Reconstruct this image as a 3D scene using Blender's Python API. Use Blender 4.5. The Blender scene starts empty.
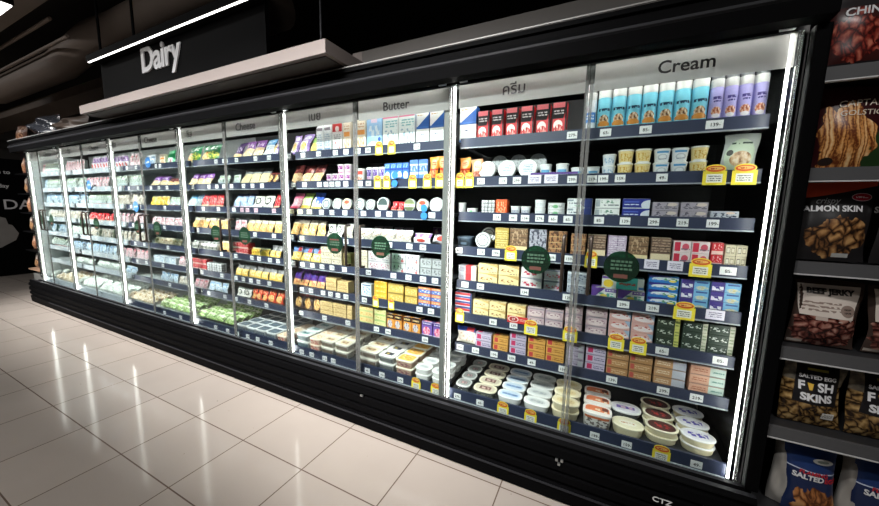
import bpy, bmesh, math, random
from mathutils import Vector, Matrix
R = random.Random(7)
SC = bpy.context.scene
COL = SC.collection
PI = math.pi

# ------------------------------------------------------------------ materials
def lin(c):
    return tuple(((x/255)/12.92 if x/255 <= .04045 else ((x/255+.055)/1.055)**2.4) for x in c[:3]) + (1.0,)

def new_mat(name):
    m = bpy.data.materials.new(name); m.use_nodes = True
    nt = m.node_tree; nt.nodes.clear()
    out = nt.nodes.new('ShaderNodeOutputMaterial')
    return m, nt, out

def plain(name, col, rough=.5, metal=0.0, spec=.5, emit=None, estr=0, noise=0.0, nscale=30):
    m, nt, out = new_mat(name)
    b = nt.nodes.new('ShaderNodeBsdfPrincipled')
    b.inputs['Base Color'].default_value = lin(col)
    b.inputs['Roughness'].default_value = rough
    b.inputs['Metallic'].default_value = metal
    b.inputs['Specular IOR Level'].default_value = spec
    if noise:
        tc = nt.nodes.new('ShaderNodeTexCoord'); n = nt.nodes.new('ShaderNodeTexNoise')
        n.inputs['Scale'].default_value = nscale; n.inputs['Detail'].default_value = 4
        nt.links.new(tc.outputs['Object'], n.inputs['Vector'])
        mx = nt.nodes.new('ShaderNodeMix'); mx.data_type = 'RGBA'
        a = lin(col); mx.inputs['A'].default_value = tuple(max(0, x*(1-noise)) for x in a[:3])+(1,)
        mx.inputs['B'].default_value = tuple(min(1, x*(1+noise)) for x in a[:3])+(1,)
        nt.links.new(n.outputs['Fac'], mx.inputs['Factor']); nt.links.new(mx.outputs['Result'], b.inputs['Base Color'])
    if emit:
        b.inputs['Emission Color'].default_value = lin(emit); b.inputs['Emission Strength'].default_value = estr
    nt.links.new(b.outputs[0], out.inputs[0])
    return m

def clear(name, tint=(235,240,240), gloss=.10, rough=.05, diff=0.0, dcol=(200,200,200), trans_l=0.0):
    """thin clear plastic or pane: see-through plus a reflection by view angle plus an optional milky part"""
    m, nt, out = new_mat(name)
    t = nt.nodes.new('ShaderNodeBsdfTransparent'); t.inputs[0].default_value = lin(tint)
    g = nt.nodes.new('ShaderNodeBsdfGlossy'); g.inputs['Roughness'].default_value = rough
    fr = nt.nodes.new('ShaderNodeFresnel'); fr.inputs[0].default_value = 1.45
    mu = nt.nodes.new('ShaderNodeMath'); mu.operation = 'MULTIPLY'; mu.inputs[1].default_value = gloss*10
    nt.links.new(fr.outputs[0], mu.inputs[0])
    mx = nt.nodes.new('ShaderNodeMixShader')
    nt.links.new(mu.outputs[0], mx.inputs[0])
    src = t
    if diff > 0:
        d = nt.nodes.new('ShaderNodeBsdfDiffuse'); d.inputs[0].default_value = lin(dcol)
        src2 = d
        if trans_l > 0:
            tl = nt.nodes.new('ShaderNodeBsdfTranslucent'); tl.inputs[0].default_value = lin(dcol)
            m3 = nt.nodes.new('ShaderNodeMixShader'); m3.inputs[0].default_value = trans_l
            nt.links.new(d.outputs[0], m3.inputs[1]); nt.links.new(tl.outputs[0], m3.inputs[2]); src2 = m3
        m2 = nt.nodes.new('ShaderNodeMixShader'); m2.inputs[0].default_value = diff
        nt.links.new(t.outputs[0], m2.inputs[1]); nt.links.new(src2.outputs[0], m2.inputs[2]); src = m2
    nt.links.new(src.outputs[0], mx.inputs[1]); nt.links.new(g.outputs[0], mx.inputs[2])
    nt.links.new(mx.outputs[0], out.inputs[0])
    return m

PM = {}
def printed(base, shapes=(), rough=.4, spec=.4):
    """printed packaging: flat colour fields, ovals, lines of small print and mottled food pictures over UV"""
    key = repr((base, shapes, rough))
    if key in PM: return PM[key]
    m, nt, out = new_mat('print_%03d' % len(PM)); PM[key] = m
    N, L = nt.nodes.new, nt.links.new
    b = N('ShaderNodeBsdfPrincipled'); b.inputs['Roughness'].default_value = rough; b.inputs['Specular IOR Level'].default_value = spec
    L(b.outputs[0], out.inputs[0])
    uv = N('ShaderNodeUVMap'); uv.uv_map = 'UVMap'
    sx = N('ShaderNodeSeparateXYZ'); L(uv.outputs[0], sx.inputs[0])
    U, V = sx.outputs[0], sx.outputs[1]
    def math_(op, a, b_=None, c=None):
        n = N('ShaderNodeMath'); n.operation = op
        for i, x in enumerate((a, b_, c)):
            if x is None: continue
            if isinstance(x, (int, float)): n.inputs[i].default_value = x
            else: L(x, n.inputs[i])
        return n.outputs[0]
    def rect(u0, v0, u1, v1):
        return math_('MULTIPLY', math_('COMPARE', U, (u0+u1)/2, abs(u1-u0)/2), math_('COMPARE', V, (v0+v1)/2, abs(v1-v0)/2))
    def ell(cu, cv, ru, rv):
        vm = N('ShaderNodeVectorMath'); vm.operation = 'MULTIPLY_ADD'
        L(uv.outputs[0], vm.inputs[0]); vm.inputs[1].default_value = (1/ru, 1/rv, 0); vm.inputs[2].default_value = (-cu/ru, -cv/rv, 0)
        ln = N('ShaderNodeVectorMath'); ln.operation = 'LENGTH'; L(vm.outputs[0], ln.inputs[0])
        return math_('LESS_THAN', ln.outputs['Value'], 1.0)
    def noise(scale, detail=2, sy=1.0):
        mp = N('ShaderNodeMapping'); mp.inputs['Scale'].default_value = (scale, scale*sy, 1); L(uv.outputs[0], mp.inputs[0])
        n = N('ShaderNodeTexNoise'); n.inputs['Scale'].default_value = 1; n.inputs['Detail'].default_value = detail
        L(mp.outputs[0], n.inputs['Vector']); return n.outputs['Fac']
    cur = None
    def over(mask, col):
        nonlocal cur
        mx = N('ShaderNodeMix'); mx.data_type = 'RGBA'
        L(mask, mx.inputs['Factor'])
        if cur is None: mx.inputs['A'].default_value = lin(base)
        else: L(cur, mx.inputs['A'])
        if isinstance(col, tuple): mx.inputs['B'].default_value = lin(col)
        else: L(col, mx.inputs['B'])
        cur = mx.outputs['Result']
    for s in shapes:
        k = s[0]
        if k == 'r': over(rect(*s[1:5]), s[5])
        elif k == 'e': over(ell(*s[1:5]), s[5])
        elif k == 's':   # slanted field a*u+b*v>c
            over(math_('GREATER_THAN', math_('MULTIPLY_ADD', U, s[1], math_('MULTIPLY', V, s[2])), s[3]), s[4])
        elif k == 't':   # lines of small print
            u0, v0, u1, v1, n, col = s[1:7]
            fr = math_('FRACT', math_('MULTIPLY', math_('SUBTRACT', V, v0), n/(v1-v0)))
            st = math_('COMPARE', fr, .5, .27)
            br = math_('GREATER_THAN', noise(9/(u1-u0), 0, .3*n), .43)
            over(math_('MULTIPLY', rect(u0, v0, u1, v1), math_('MULTIPLY', st, br)), col)
        elif k in ('f', 'fr'):   # mottled picture of food in an oval / rectangle
            a, c, d, e, c1, c2, c3, sc = s[1:9]
            rp = N('ShaderNodeValToRGB'); L(noise(sc, 3), rp.inputs[0])
            el = rp.color_ramp.elements
            el[0].position = .36; el[0].color = lin(c1); el[1].position = .62; el[1].color = lin(c3)
            q = el.new(.48); q.color = lin(c2)
            over(ell(a, c, d, e) if k == 'f' else rect(a, c, d, e), rp.outputs[0])
        elif k in ('fv', 'fvr'):   # picture of separate pieces of food with dark gaps
            a, c, d, e, c1, c2, c3, sc, sy = s[1:10]
            nz = noise(5, 2)
            mp = N('ShaderNodeMapping'); mp.inputs['Scale'].default_value = (sc, sc*sy, 1); L(uv.outputs[0], mp.inputs[0])
            vm = N('ShaderNodeVectorMath'); vm.operation = 'ADD'; L(mp.outputs[0], vm.inputs[0])
            cb = N('ShaderNodeVectorMath'); cb.operation = 'SCALE'; cb.inputs[0].default_value = (1.6, 1.1 if sy > .3 else .2, 0); L(nz, cb.inputs['Scale']); L(cb.outputs[0], vm.inputs[1])
            vo = N('ShaderNodeTexVoronoi'); vo.feature = 'DISTANCE_TO_EDGE'; L(vm.outputs[0], vo.inputs['Vector']); vo.inputs['Scale'].default_value = 1
            rp = N('ShaderNodeValToRGB'); L(math_('MULTIPLY_ADD', noise(sc*2.2, 2), .3, math_('SUBTRACT', vo.outputs[0], .15)), rp.inputs[0])
            el = rp.color_ramp.elements
            el[0].position = .02; el[0].color = lin(c1); el[1].position = .36; el[1].color = lin(c3)
            q = el.new(.15); q.color = lin(c2)
            if k == 'fv':
                vm2 = N('ShaderNodeVectorMath'); vm2.operation = 'MULTIPLY_ADD'
                L(uv.outputs[0], vm2.inputs[0]); vm2.inputs[1].default_value = (1/d, 1/e, 0); vm2.inputs[2].default_value = (-a/d, -c/e, 0)
                ln = N('ShaderNodeVectorMath'); ln.operation = 'LENGTH'; L(vm2.outputs[0], ln.inputs[0])
                over(math_('LESS_THAN', math_('MULTIPLY_ADD', nz, 1.1, ln.outputs['Value']), 1.5), rp.outputs[0])
            else: over(rect(a, c, d, e), rp.outputs[0])
        elif k == 'n':   # ragged mark (script lettering, splash)
            u0, v0, u1, v1, col, sc, th = s[1:8]
            over(math_('MULTIPLY', rect(u0, v0, u1, v1), math_('GREATER_THAN', noise(sc, 1, .7), th)), col)
        elif k == 'g':   # regular rows and columns of cells (n x m) with line width w
            n_, m_, w_, col = s[1:5]
            a = math_('LESS_THAN', math_('FRACT', math_('MULTIPLY', U, n_)), w_)
            c = math_('LESS_THAN', math_('FRACT', math_('MULTIPLY', V, m_)), w_)
            over(math_('MAXIMUM', a, c), col)
        elif k == 'h':   # horizontal bands
            m_, w_, col = s[1:4]
            over(math_('LESS_THAN', math_('FRACT', math_('MULTIPLY', V, m_)), w_), col)
    if cur is None: b.inputs['Base Color'].default_value = lin(base)
    else: L(cur, b.inputs['Base Color'])
    return m

# ------------------------------------------------------------------ mesh helpers
def finish(bm, name, mats, smooth=False, uv=True):
    me = bpy.data.meshes.new(name)
    bmesh.ops.recalc_face_normals(bm, faces=bm.faces)
    if uv:
        lay = bm.loops.layers.uv.get('UVMap') or bm.loops.layers.uv.new('UVMap')
        xs = [v.co.x for v in bm.verts]; ys = [v.co.y for v in bm.verts]; zs = [v.co.z for v in bm.verts]
        x0, y0, z0 = min(xs), min(ys), min(zs)
        w, d, h = max(max(xs)-x0, 1e-6), max(max(ys)-y0, 1e-6), max(max(zs)-z0, 1e-6)
        for f in bm.faces:
            n = f.normal
            for l in f.loops:
                c = l.vert.co
                if n.z > .7: l[lay].uv = ((c.x-x0)/w, (c.y-y0)/d)
                elif abs(n.x) > .8: l[lay].uv = (2+(c.y-y0)/d, (c.z-z0)/h)
                else: l[lay].uv = ((c.x-x0)/w, (c.z-z0)/h)
    if smooth:
        for f in bm.faces: f.smooth = True
    bm.to_mesh(me); bm.free()
    for m in (mats if isinstance(mats, (list, tuple)) else [mats]): me.materials.append(m)
    if smooth: me.set_sharp_from_angle(angle=math.radians(40))
    return me

def link(name, me, loc=(0,0,0), rot=(0,0,0), parent=None):
    o = bpy.data.objects.new(name, me); COL.objects.link(o)
    o.location = loc; o.rotation_euler = rot
    if parent is not None: o.parent = parent
    return o

def tag(o, label=None, cat=None, group=None, kind=None):
    if label: o['label'] = label
    if cat: o['category'] = cat
    if group: o['group'] = group
    if kind: o['kind'] = kind
    return o

def add_box(bm, x0, x1, y0, y1, z0, z1, mi=0, bev=0.0):
    ret = bmesh.ops.create_cube(bm, size=1)
    vs = ret['verts']
    for v in vs:
        v.co = Vector(((x0+x1)/2+v.co.x*(x1-x0), (y0+y1)/2+v.co.y*(y1-y0), (z0+z1)/2+v.co.z*(z1-z0)))
    fs = {f for v in vs for f in v.link_faces}
    for f in fs: f.material_index = mi
    if bev:
        es = list({e for v in vs for e in v.link_edges})
        bmesh.ops.bevel(bm, geom=es, offset=bev, segments=2, affect='EDGES', profile=.7)
    return fs

def box_me(name, w, d, h, mat, bev=.002):
    """box standing on z=0, centred on x, front face at y=0"""
    bm = bmesh.new(); add_box(bm, -w/2, w/2, 0, d, 0, h, 0, min(bev, w/5, d/5, h/5))
    return finish(bm, name, mat)

def boxes(name, mats, lst, parent=None, bev=0.0, **kw):
    bm = bmesh.new()
    for b in lst: add_box(bm, *b[:6], mi=(b[6] if len(b) > 6 else 0), bev=bev)
    return link(name, finish(bm, name, mats), parent=parent, **kw)

def loops_me(name, loops, mats, cap0=True, cap1=True, mis=None, smooth=True):
    """skin a stack of closed loops; mis gives a material index per band (last = top cap)"""
    bm = bmesh.new(); rows = [[bm.verts.new(p) for p in lp] for lp in loops]
    n = len(loops[0])
    for i in range(len(rows)-1):
        for j in range(n):
            f = bm.faces.new((rows[i][j], rows[i][(j+1) % n], rows[i+1][(j+1) % n], rows[i+1][j]))
            if mis: f.material_index = mis[i]
    if cap0: bm.faces.new(list(reversed(rows[0])))
    if cap1:
        f = bm.faces.new(rows[-1])
        if mis: f.material_index = mis[-1]
    return finish(bm, name, mats, smooth=smooth)

def sup(w, d, z, n=2.0, k=28, cy=0.0):
    """one super-ellipse loop: n=2 round or oval, larger n = squarer"""
    out = []
    for i in range(k):
        a = 2*PI*i/k; c, s = math.cos(a), math.sin(a)
        out.append((w/2*math.copysign(abs(c)**(2/n), c), cy+d/2*math.copysign(abs(s)**(2/n), s), z))
    return out

def tube_me(name, pts, r, mat, k=12):
    bm = bmesh.new(); prev = None
    for i, p in enumerate(pts):
        p = Vector(p); a = Vector(pts[max(i-1, 0)]); b = Vector(pts[min(i+1, len(pts)-1)])
        t = (b-a).normalized(); u = t.orthogonal().normalized() if prev is None else None
        if u is None:
            u = pu - t*pu.dot(t); u.normalize()
        pu = u; w = t.cross(u)
        ring = [bm.verts.new(p+u*r*math.cos(2*PI*j/k)+w*r*math.sin(2*PI*j/k)) for j in range(k)]
        if prev:
            for j in range(k): bm.faces.new((prev[j], prev[(j+1) % k], ring[(j+1) % k], ring[j]))
        else: bm.faces.new(ring)
        prev = ring
    bm.faces.new(list(reversed(prev)))
    return finish(bm, name, mat, smooth=True)

_TXT = {}
def text_me(s, size, mat, extrude=.0008, bold=0.0, sx=1.0, shear=0.0, align='CENTER', space=1.0):
    """lettering as a mesh in the XZ plane facing -y, baseline at z=0"""
    key = (s, size, mat.name, extrude, bold, sx, shear, align, space)
    if key in _TXT: return _TXT[key]
    cu = bpy.data.curves.new('lettering', 'FONT'); cu.body = s; cu.size = size; cu.extrude = extrude
    cu.offset = bold; cu.align_x = align; cu.shear = shear; cu.space_character = space; cu.resolution_u = 3
    o = bpy.data.objects.new('lettering', cu); COL.objects.link(o)
    dg = bpy.context.evaluated_depsgraph_get()
    me = bpy.data.meshes.new_from_object(o.evaluated_get(dg))
    bpy.data.objects.remove(o)
    me.transform(Matrix.Rotation(PI/2, 4, 'X') @ Matrix.Scale(sx, 4, (1, 0, 0)))
    me.materials.clear(); me.materials.append(mat)
    me.name = 'lettering'
    _TXT[key] = me
    return me

def pouch_me(name, w, h, t, mats, seed=0, crimp=.05, wr=.15, nx=14, nz=14, flat=0.0, skew=0.0):
    """pillow bag: sealed top and bottom, bulging front and back; front faces -y, stands on z=0"""
    rr = random.Random(seed); bm = bmesh.new()
    lay = bm.loops.layers.uv.new('UVMap')
    ph = [rr.uniform(0, 6.28) for _ in range(6)]
    def bul(u, v):
        a = max(0, math.sin(PI*u))**.55; vv = min(1, max(0, (v-crimp)/(1-2*crimp)))
        b = max(0, math.sin(PI*(vv**.8)))**(.6-.25*flat)
        wv = 1+wr*(math.sin(7*u+ph[0]+3*v)*math.sin(9*v+ph[1]))*.6
        return t/2*a*b*wv
    grid = {}
    for side in (0, 1):
        for j in range(nz+1):
            for i in range(nx+1):
                u, v = i/nx, j/nz
                if side and (i in (0, nx) or j in (0, nz)): grid[1, i, j] = grid[0, i, j]; continue
                pinch = 1-.07*math.sin(PI*v)
                x = (u-.5)*w*pinch+skew*v*h+.006*math.sin(5*v+ph[2]); z = v*h*(1-.02*math.sin(PI*u+ph[3]))
                y = t/2+(bul(u, v) if side else -bul(u, v))+.003*math.sin(11*v+ph[4])
                grid[side, i, j] = bm.verts.new((x, y, z))
    for side in (0, 1):
        for j in range(nz):
            for i in range(nx):
                q = [grid[side, i, j], grid[side, i+1, j], grid[side, i+1, j+1], grid[side, i, j+1]]
                uvq = [(i/nx, j/nz), ((i+1)/nx, j/nz), ((i+1)/nx, (j+1)/nz), (i/nx, (j+1)/nz)]
                if side: q.reverse(); uvq.reverse()
                if len(set(q)) < 3: continue
                try: f = bm.faces.new(q)
                except ValueError: continue
                for l, c in zip(f.loops, uvq): l[lay].uv = (c if not side else (c[0]+3, c[1]))
    return finish(bm, name, mats, smooth=True, uv=False)

LEDS, LED2S, LAMPS, EXPO = 26, 52, 3.2, 0.05
AISLE = [(-12,22),(-9.5,22),(-7.2,20),(-5,18),(-3,17),(-1.3,15),(1.15,36)]
WASH = [(-7.2,50),(-5.6,43),(-4,37),(-2.6,35),(-1.3,38)]
DECKS = 10
LED2 = plain('top_led', (255,255,255), .5, emit=(255,252,246), estr=LED2S)
DECKFILL = plain('added_deck_glow', (255,255,255), .5, emit=(255,252,246), estr=DECKS)  # glow of the strip added to brighten the deck
LAMPE = plain('lamp_diffuser', (255,255,255), .5, emit=(255,250,244), estr=LAMPS)
TALK = ['upper of two small blue discs clipped to the second shelf behind the Butter door',
 'lower of two small blue discs clipped to the second shelf behind the Butter door',
 'upper of two small blue discs clipped to the third shelf behind the Butter door',
 'lower of two small blue discs clipped to the third shelf behind the Butter door',
 'big blue round talker on the top shelf of the seventh door from right',
 'big blue round talker on the third shelf of the eighth door from right',
 'big blue round talker on the second shelf of the ninth door from right']
CAMR = (0.4525122675648557, -0.13067571482805335, 0.020242776647747186)
# ------------------------------------------------------------------ shared materials
BLACK = plain('black_enamel', (8,8,9), .55, spec=.02, noise=.15, nscale=6)
BLACK2 = plain('matt_black', (6,6,7), .65, spec=.05)
GROOVE = plain('dark_grey_trim', (40,40,43), .5, spec=.08)
STEEL = plain('brushed_steel', (190,192,194), .28, metal=.9)
TRIMW = plain('pale_edge_strip', (205,205,205), .4)
EDGEHL = plain('edge_highlight_grey', (128,126,124), .45)  # canopy edge highlight put into the colour
POSTG = plain('pale_grey_post', (112,112,110), .4, noise=.06)
NAVY = plain('navy_rail', (52,58,80), .35, noise=.08, nscale=12)
RAILW = plain('rail_lip', (165,170,178), .35)
SHELFM = plain('shelf_metal', (48,49,52), .45, noise=.1)
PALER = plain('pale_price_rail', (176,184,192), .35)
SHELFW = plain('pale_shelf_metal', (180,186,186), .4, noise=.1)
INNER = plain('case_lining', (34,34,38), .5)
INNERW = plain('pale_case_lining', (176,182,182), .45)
LED = plain('led_strip', (255,255,255), .5, emit=(255,252,246), estr=LEDS)
GLASS = clear('door_glass', (243,247,246), gloss=.03, rough=.01)
EDGE = clear('clear_door_edge', (225,228,226), gloss=.15, rough=.15, diff=.3, dcol=(185,187,184), trans_l=.5)
FILM = clear('grey_header_film', (240,240,240), gloss=.03, rough=.3, diff=.6, dcol=(200,196,194), trans_l=.5)
STICK = clear('green_sticker_film', (110,190,150), gloss=.05, rough=.3, diff=.5, dcol=(34,54,42), trans_l=.3)
STICKR = plain('sticker_red', (84,50,42), .5)
STICKL = plain('sticker_lettering', (58,86,68), .5)
INK = plain('black_lettering', (22,22,24), .5)
HANDLE = plain('dark_bronze_handle', (58,50,44), .3, metal=.5)
WHITEL = plain('white_lettering', (230,230,232), .45)

XR, XL, W2 = .605, -7.841, 1.4076           # light bars at both ends and one bay (two doors)
BAYS = [XR-k*W2 for k in range(7)]
RAILZ = [1.868, 1.642, 1.432, 1.22, 1.006, .795, .59]
YS, YG = 1.90, 1.79
ORD = ['first','second','third','fourth','fifth','sixth','seventh','eighth','ninth','tenth','eleventh','twelfth','thirteenth','fourteenth','fifteenth','sixteenth','seventeenth','eighteenth','nineteenth','twentieth']

# ------------------------------------------------------------------ room
def floor_mat():
    m, nt, out = new_mat('beige_floor_tiles'); N, L = nt.nodes.new, nt.links.new
    tc = N('ShaderNodeTexCoord'); mp = N('ShaderNodeMapping'); mp.inputs['Location'].default_value = (1.969, -.799, 0)
    L(tc.outputs['Object'], mp.inputs[0])
    br = N('ShaderNodeTexBrick'); br.offset = 0; br.squash = 1
    br.inputs['Scale'].default_value = 1; br.inputs['Brick Width'].default_value = .5259; br.inputs['Row Height'].default_value = .4111
    br.inputs['Mortar Size'].default_value = .0035; br.inputs['Mortar Smooth'].default_value = .1; br.inputs['Bias'].default_value = 0
    br.inputs['Color1'].default_value = lin((174,163,154)); br.inputs['Color2'].default_value = lin((167,157,149)); br.inputs['Mortar'].default_value = lin((104,88,78))
    L(mp.outputs[0], br.inputs['Vector'])
    n = N('ShaderNodeTexNoise'); n.inputs['Scale'].default_value = 2.2; n.inputs['Detail'].default_value = 5; L(tc.outputs['Object'], n.inputs['Vector'])
    mr = N('ShaderNodeMapRange'); mr.inputs['To Min'].default_value = .9; mr.inputs['To Max'].default_value = 1.06; L(n.outputs['Fac'], mr.inputs[0])
    vm = N('ShaderNodeVectorMath'); vm.operation = 'SCALE'; L(br.outputs['Color'], vm.inputs[0]); L(mr.outputs[0], vm.inputs['Scale'])
    # scattered dark specks of wear
    n2 = N('ShaderNodeTexNoise'); n2.inputs['Scale'].default_value = 26; n2.inputs['Detail'].default_value = 2; L(tc.outputs['Object'], n2.inputs['Vector'])
    g = N('ShaderNodeMath'); g.operation = 'GREATER_THAN'; g.inputs[1].default_value = .775; L(n2.outputs['Fac'], g.inputs[0])
    mx = N('ShaderNodeMix'); mx.data_type = 'RGBA'; L(g.outputs[0], mx.inputs['Factor']); L(vm.outputs[0], mx.inputs['A']); mx.inputs['B'].default_value = lin((120,105,95))
    b = N('ShaderNodeBsdfPrincipled'); b.inputs['Roughness'].default_value = .10; b.inputs['Specular IOR Level'].default_value = .22
    L(mx.outputs['Result'], b.inputs['Base Color'])
    bp = N('ShaderNodeBump'); bp.inputs['Strength'].default_value = .25; bp.inputs['Distance'].default_value = .002; bp.invert = True
    L(br.outputs['Fac'], bp.inputs['Height']); L(bp.outputs[0], b.inputs['Normal'])
    L(b.outputs[0], out.inputs[0]); return m

def struct(name, mats, lst):
    o = boxes(name, mats, lst); o['kind'] = 'structure'; return o
struct('floor', floor_mat(), [(-16, 6, -4, 6, -.05, 0)])
CEIL = plain('dark_ceiling', (40,36,33), .9, noise=.2, nscale=3)
struct('ceiling', CEIL, [(-16, 6, -4, 6, 4.0, 4.05)])
DARKW = plain('dark_wall', (30,29,29), .8, noise=.1, nscale=3)
GREYW = plain('grey_wall', (92,88,85), .8, noise=.08, nscale=2)
struct('wall_back', DARKW, [(-16, 6, 5.95, 6, 0, 4.0)])
struct('wall_left', GREYW, [(-16.05, -16, -4, 6, 0, 4.0)])
struct('wall_right', DARKW, [(6, 6.05, -4, 6, 0, 4.0)])
struct('wall_front', DARKW, [(-16, 6, -4.05, -4, 0, 4.0)])

# ------------------------------------------------------------------ the glass-door display fridge
fridge = bpy.data.objects.new('display_fridge', None); COL.objects.link(fridge)
fridge.location = (-3.5, 2.05, 0)
tag(fridge, 'long black dairy display fridge with twelve glass doors and grey header signs', 'fridge')
OFF = Vector((-3.5, 2.05, 0))
def fpart(name, mats, lst, parent=None, bev=0.0):
    """boxes given in room coordinates, parented to the fridge"""
    o = boxes(name, mats, lst, bev=bev)
    o.data.transform(Matrix.Translation(-OFF)); o.parent = parent or fridge
    return o
def fplace(o, parent=None):
    o.location = Vector(o.location)-OFF; o.parent = parent or fridge; return o

XE, XW = .665, -7.68                         # outer ends of the case
# base: bumper with grooves, recessed kick, ledge to the glass
def prism(name, mats, prof, x0, x1, mis=None):
    bm = bmesh.new()
    a = [bm.verts.new((x0, y, z)) for y, z in prof]; b = [bm.verts.new((x1, y, z)) for y, z in prof]; n = len(prof)
    for i in range(n):
        f = bm.faces.new((a[i], a[(i+1) % n], b[(i+1) % n], b[i]))
        if mis: f.material_index = mis.get(i, 0)
    bm.faces.new(a); bm.faces.new(list(reversed(b)))
    me = finish(bm, name, mats); me.transform(Matrix.Translation(-OFF))
    return link(name, me, parent=fridge)
base_prof = [(1.66,.012),(1.655,.10),(1.668,.105),(1.668,.125),(1.652,.13),(1.652,.165),(1.666,.17),(1.666,.185),(1.650,.19),(1.650,.235),(1.664,.24),(1.664,.255),
             (1.648,.262),(1.655,.30),(1.668,.305),(1.668,.318),(1.660,.325),(1.675,.345),(1.70,.345),(1.71,.318),(1.745,.312),(1.755,.326),(1.775,.326),(1.775,.30),(1.80,.295),(1.80,.16),(2.5,.16),(2.5,.012)]
prism('base', [BLACK, GROOVE], base_prof, XW+.05, XE-.005, {3:1, 7:1, 17:1, 21:1})
fpart('kick_strip', [GROOVE], [(-6.9, .3, 1.647, 1.6545, .088, .096)])
fpart('latch', [STEEL], [(x, x+.012, 1.640, 1.6495, z, z+.012) for x, z in ((-.12,.245),(-.095,.247),(-.108,.225))])
fpart('latch', [STEEL], [(-1.37, -1.35, 1.640, 1.6495, .245, .256)])
# canopy
can_prof = [(1.68,2.345),(1.655,2.335),(1.655,2.315),(1.668,2.31),(1.668,2.285),(1.652,2.28),(1.648,2.262),(1.648,2.252),(1.656,2.245),(1.662,2.186),(1.72,2.18),(1.735,2.20),(1.77,2.205),(1.78,2.25),(2.5,2.25),(2.5,2.345)]
prism('canopy', [BLACK, GROOVE, TRIMW], can_prof, XW, XE, {6:1, 7:1})
fpart('canopy_edge_highlight', [EDGEHL], [(XW, XE, 1.652, 1.657, 2.339, 2.345)])  # pale strip standing in for light reflected off the canopy's top edge
fpart('door_header', [BLACK2], [(XW+.05, XE-.09, 1.786, 1.81, 2.196, 2.248)])
# ends
fpart('end_panel', [BLACK], [(.629, .674, 1.705, 1.745, .35, 2.176), (.640, .662, 1.785, 2.5, .012, 2.24)], bev=.008)
fpart('end_panel', [BLACK2], [(XW, XW+.045, 1.79, 2.5, .346, 2.2)], bev=.006)
# inside
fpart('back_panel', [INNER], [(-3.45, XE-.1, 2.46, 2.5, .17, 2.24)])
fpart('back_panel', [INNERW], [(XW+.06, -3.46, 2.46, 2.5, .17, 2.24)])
MIRR = plain('mirror_lining', (105,109,111), .25, metal=1.0)
fpart('end_lining', [MIRR], [(.630, .636, 1.80, 2.45, .36, 2.19)])
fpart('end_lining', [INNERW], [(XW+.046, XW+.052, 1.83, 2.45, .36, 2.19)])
for b in range(6):
    x1, x0 = BAYS[b]-(.035 if b else .005), BAYS[b+1]+.005
    if b == 5: x0 = XW+.06
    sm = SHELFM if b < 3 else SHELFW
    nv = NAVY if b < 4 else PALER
    for z in RAILZ:
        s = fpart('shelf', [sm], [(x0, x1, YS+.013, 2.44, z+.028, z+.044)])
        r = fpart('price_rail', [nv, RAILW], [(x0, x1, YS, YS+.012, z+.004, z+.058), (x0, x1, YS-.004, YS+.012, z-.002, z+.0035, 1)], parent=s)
    fpart('added_deck_fill', [DECKFILL], [(x0+.02, x1-.02, YS+.03, YS+.045, RAILZ[6]+.020, RAILZ[6]+.0275)])  # unseen glowing strip added under the lowest shelf to brighten the deck
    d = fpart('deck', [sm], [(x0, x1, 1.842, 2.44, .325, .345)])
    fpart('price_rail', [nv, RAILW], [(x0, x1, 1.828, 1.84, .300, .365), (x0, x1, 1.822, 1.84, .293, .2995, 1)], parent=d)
# light bars and posts
for k, x in enumerate(BAYS):
    if k < 6 and k > 0: fpart('door_post', [POSTG], [(x-.066, x-.010, 1.812, 1.842, .30, 2.195)], bev=.004)
    if k == 6: fpart('door_post', [POSTG], [(XW+.053, XW+.06, 1.80, 1.842, .30, 2.195)])
    xx = x if k < 6 else XW+.085
    lb = fpart('light_bar', [LED], [(xx-.003, xx+.004, 1.810, 1.820, .31, 2.19)], bev=.001)
    fpart('bar_end_cap', [STEEL], [(xx-.014, xx+.012, 1.80, 1.85, 2.1905, 2.1955)], parent=lb)
# top light strip behind the header
fpart('top_light_strip', [LED2], [(XW+.08, .60, 1.865, 1.88, 2.232, 2.242)])

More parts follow.
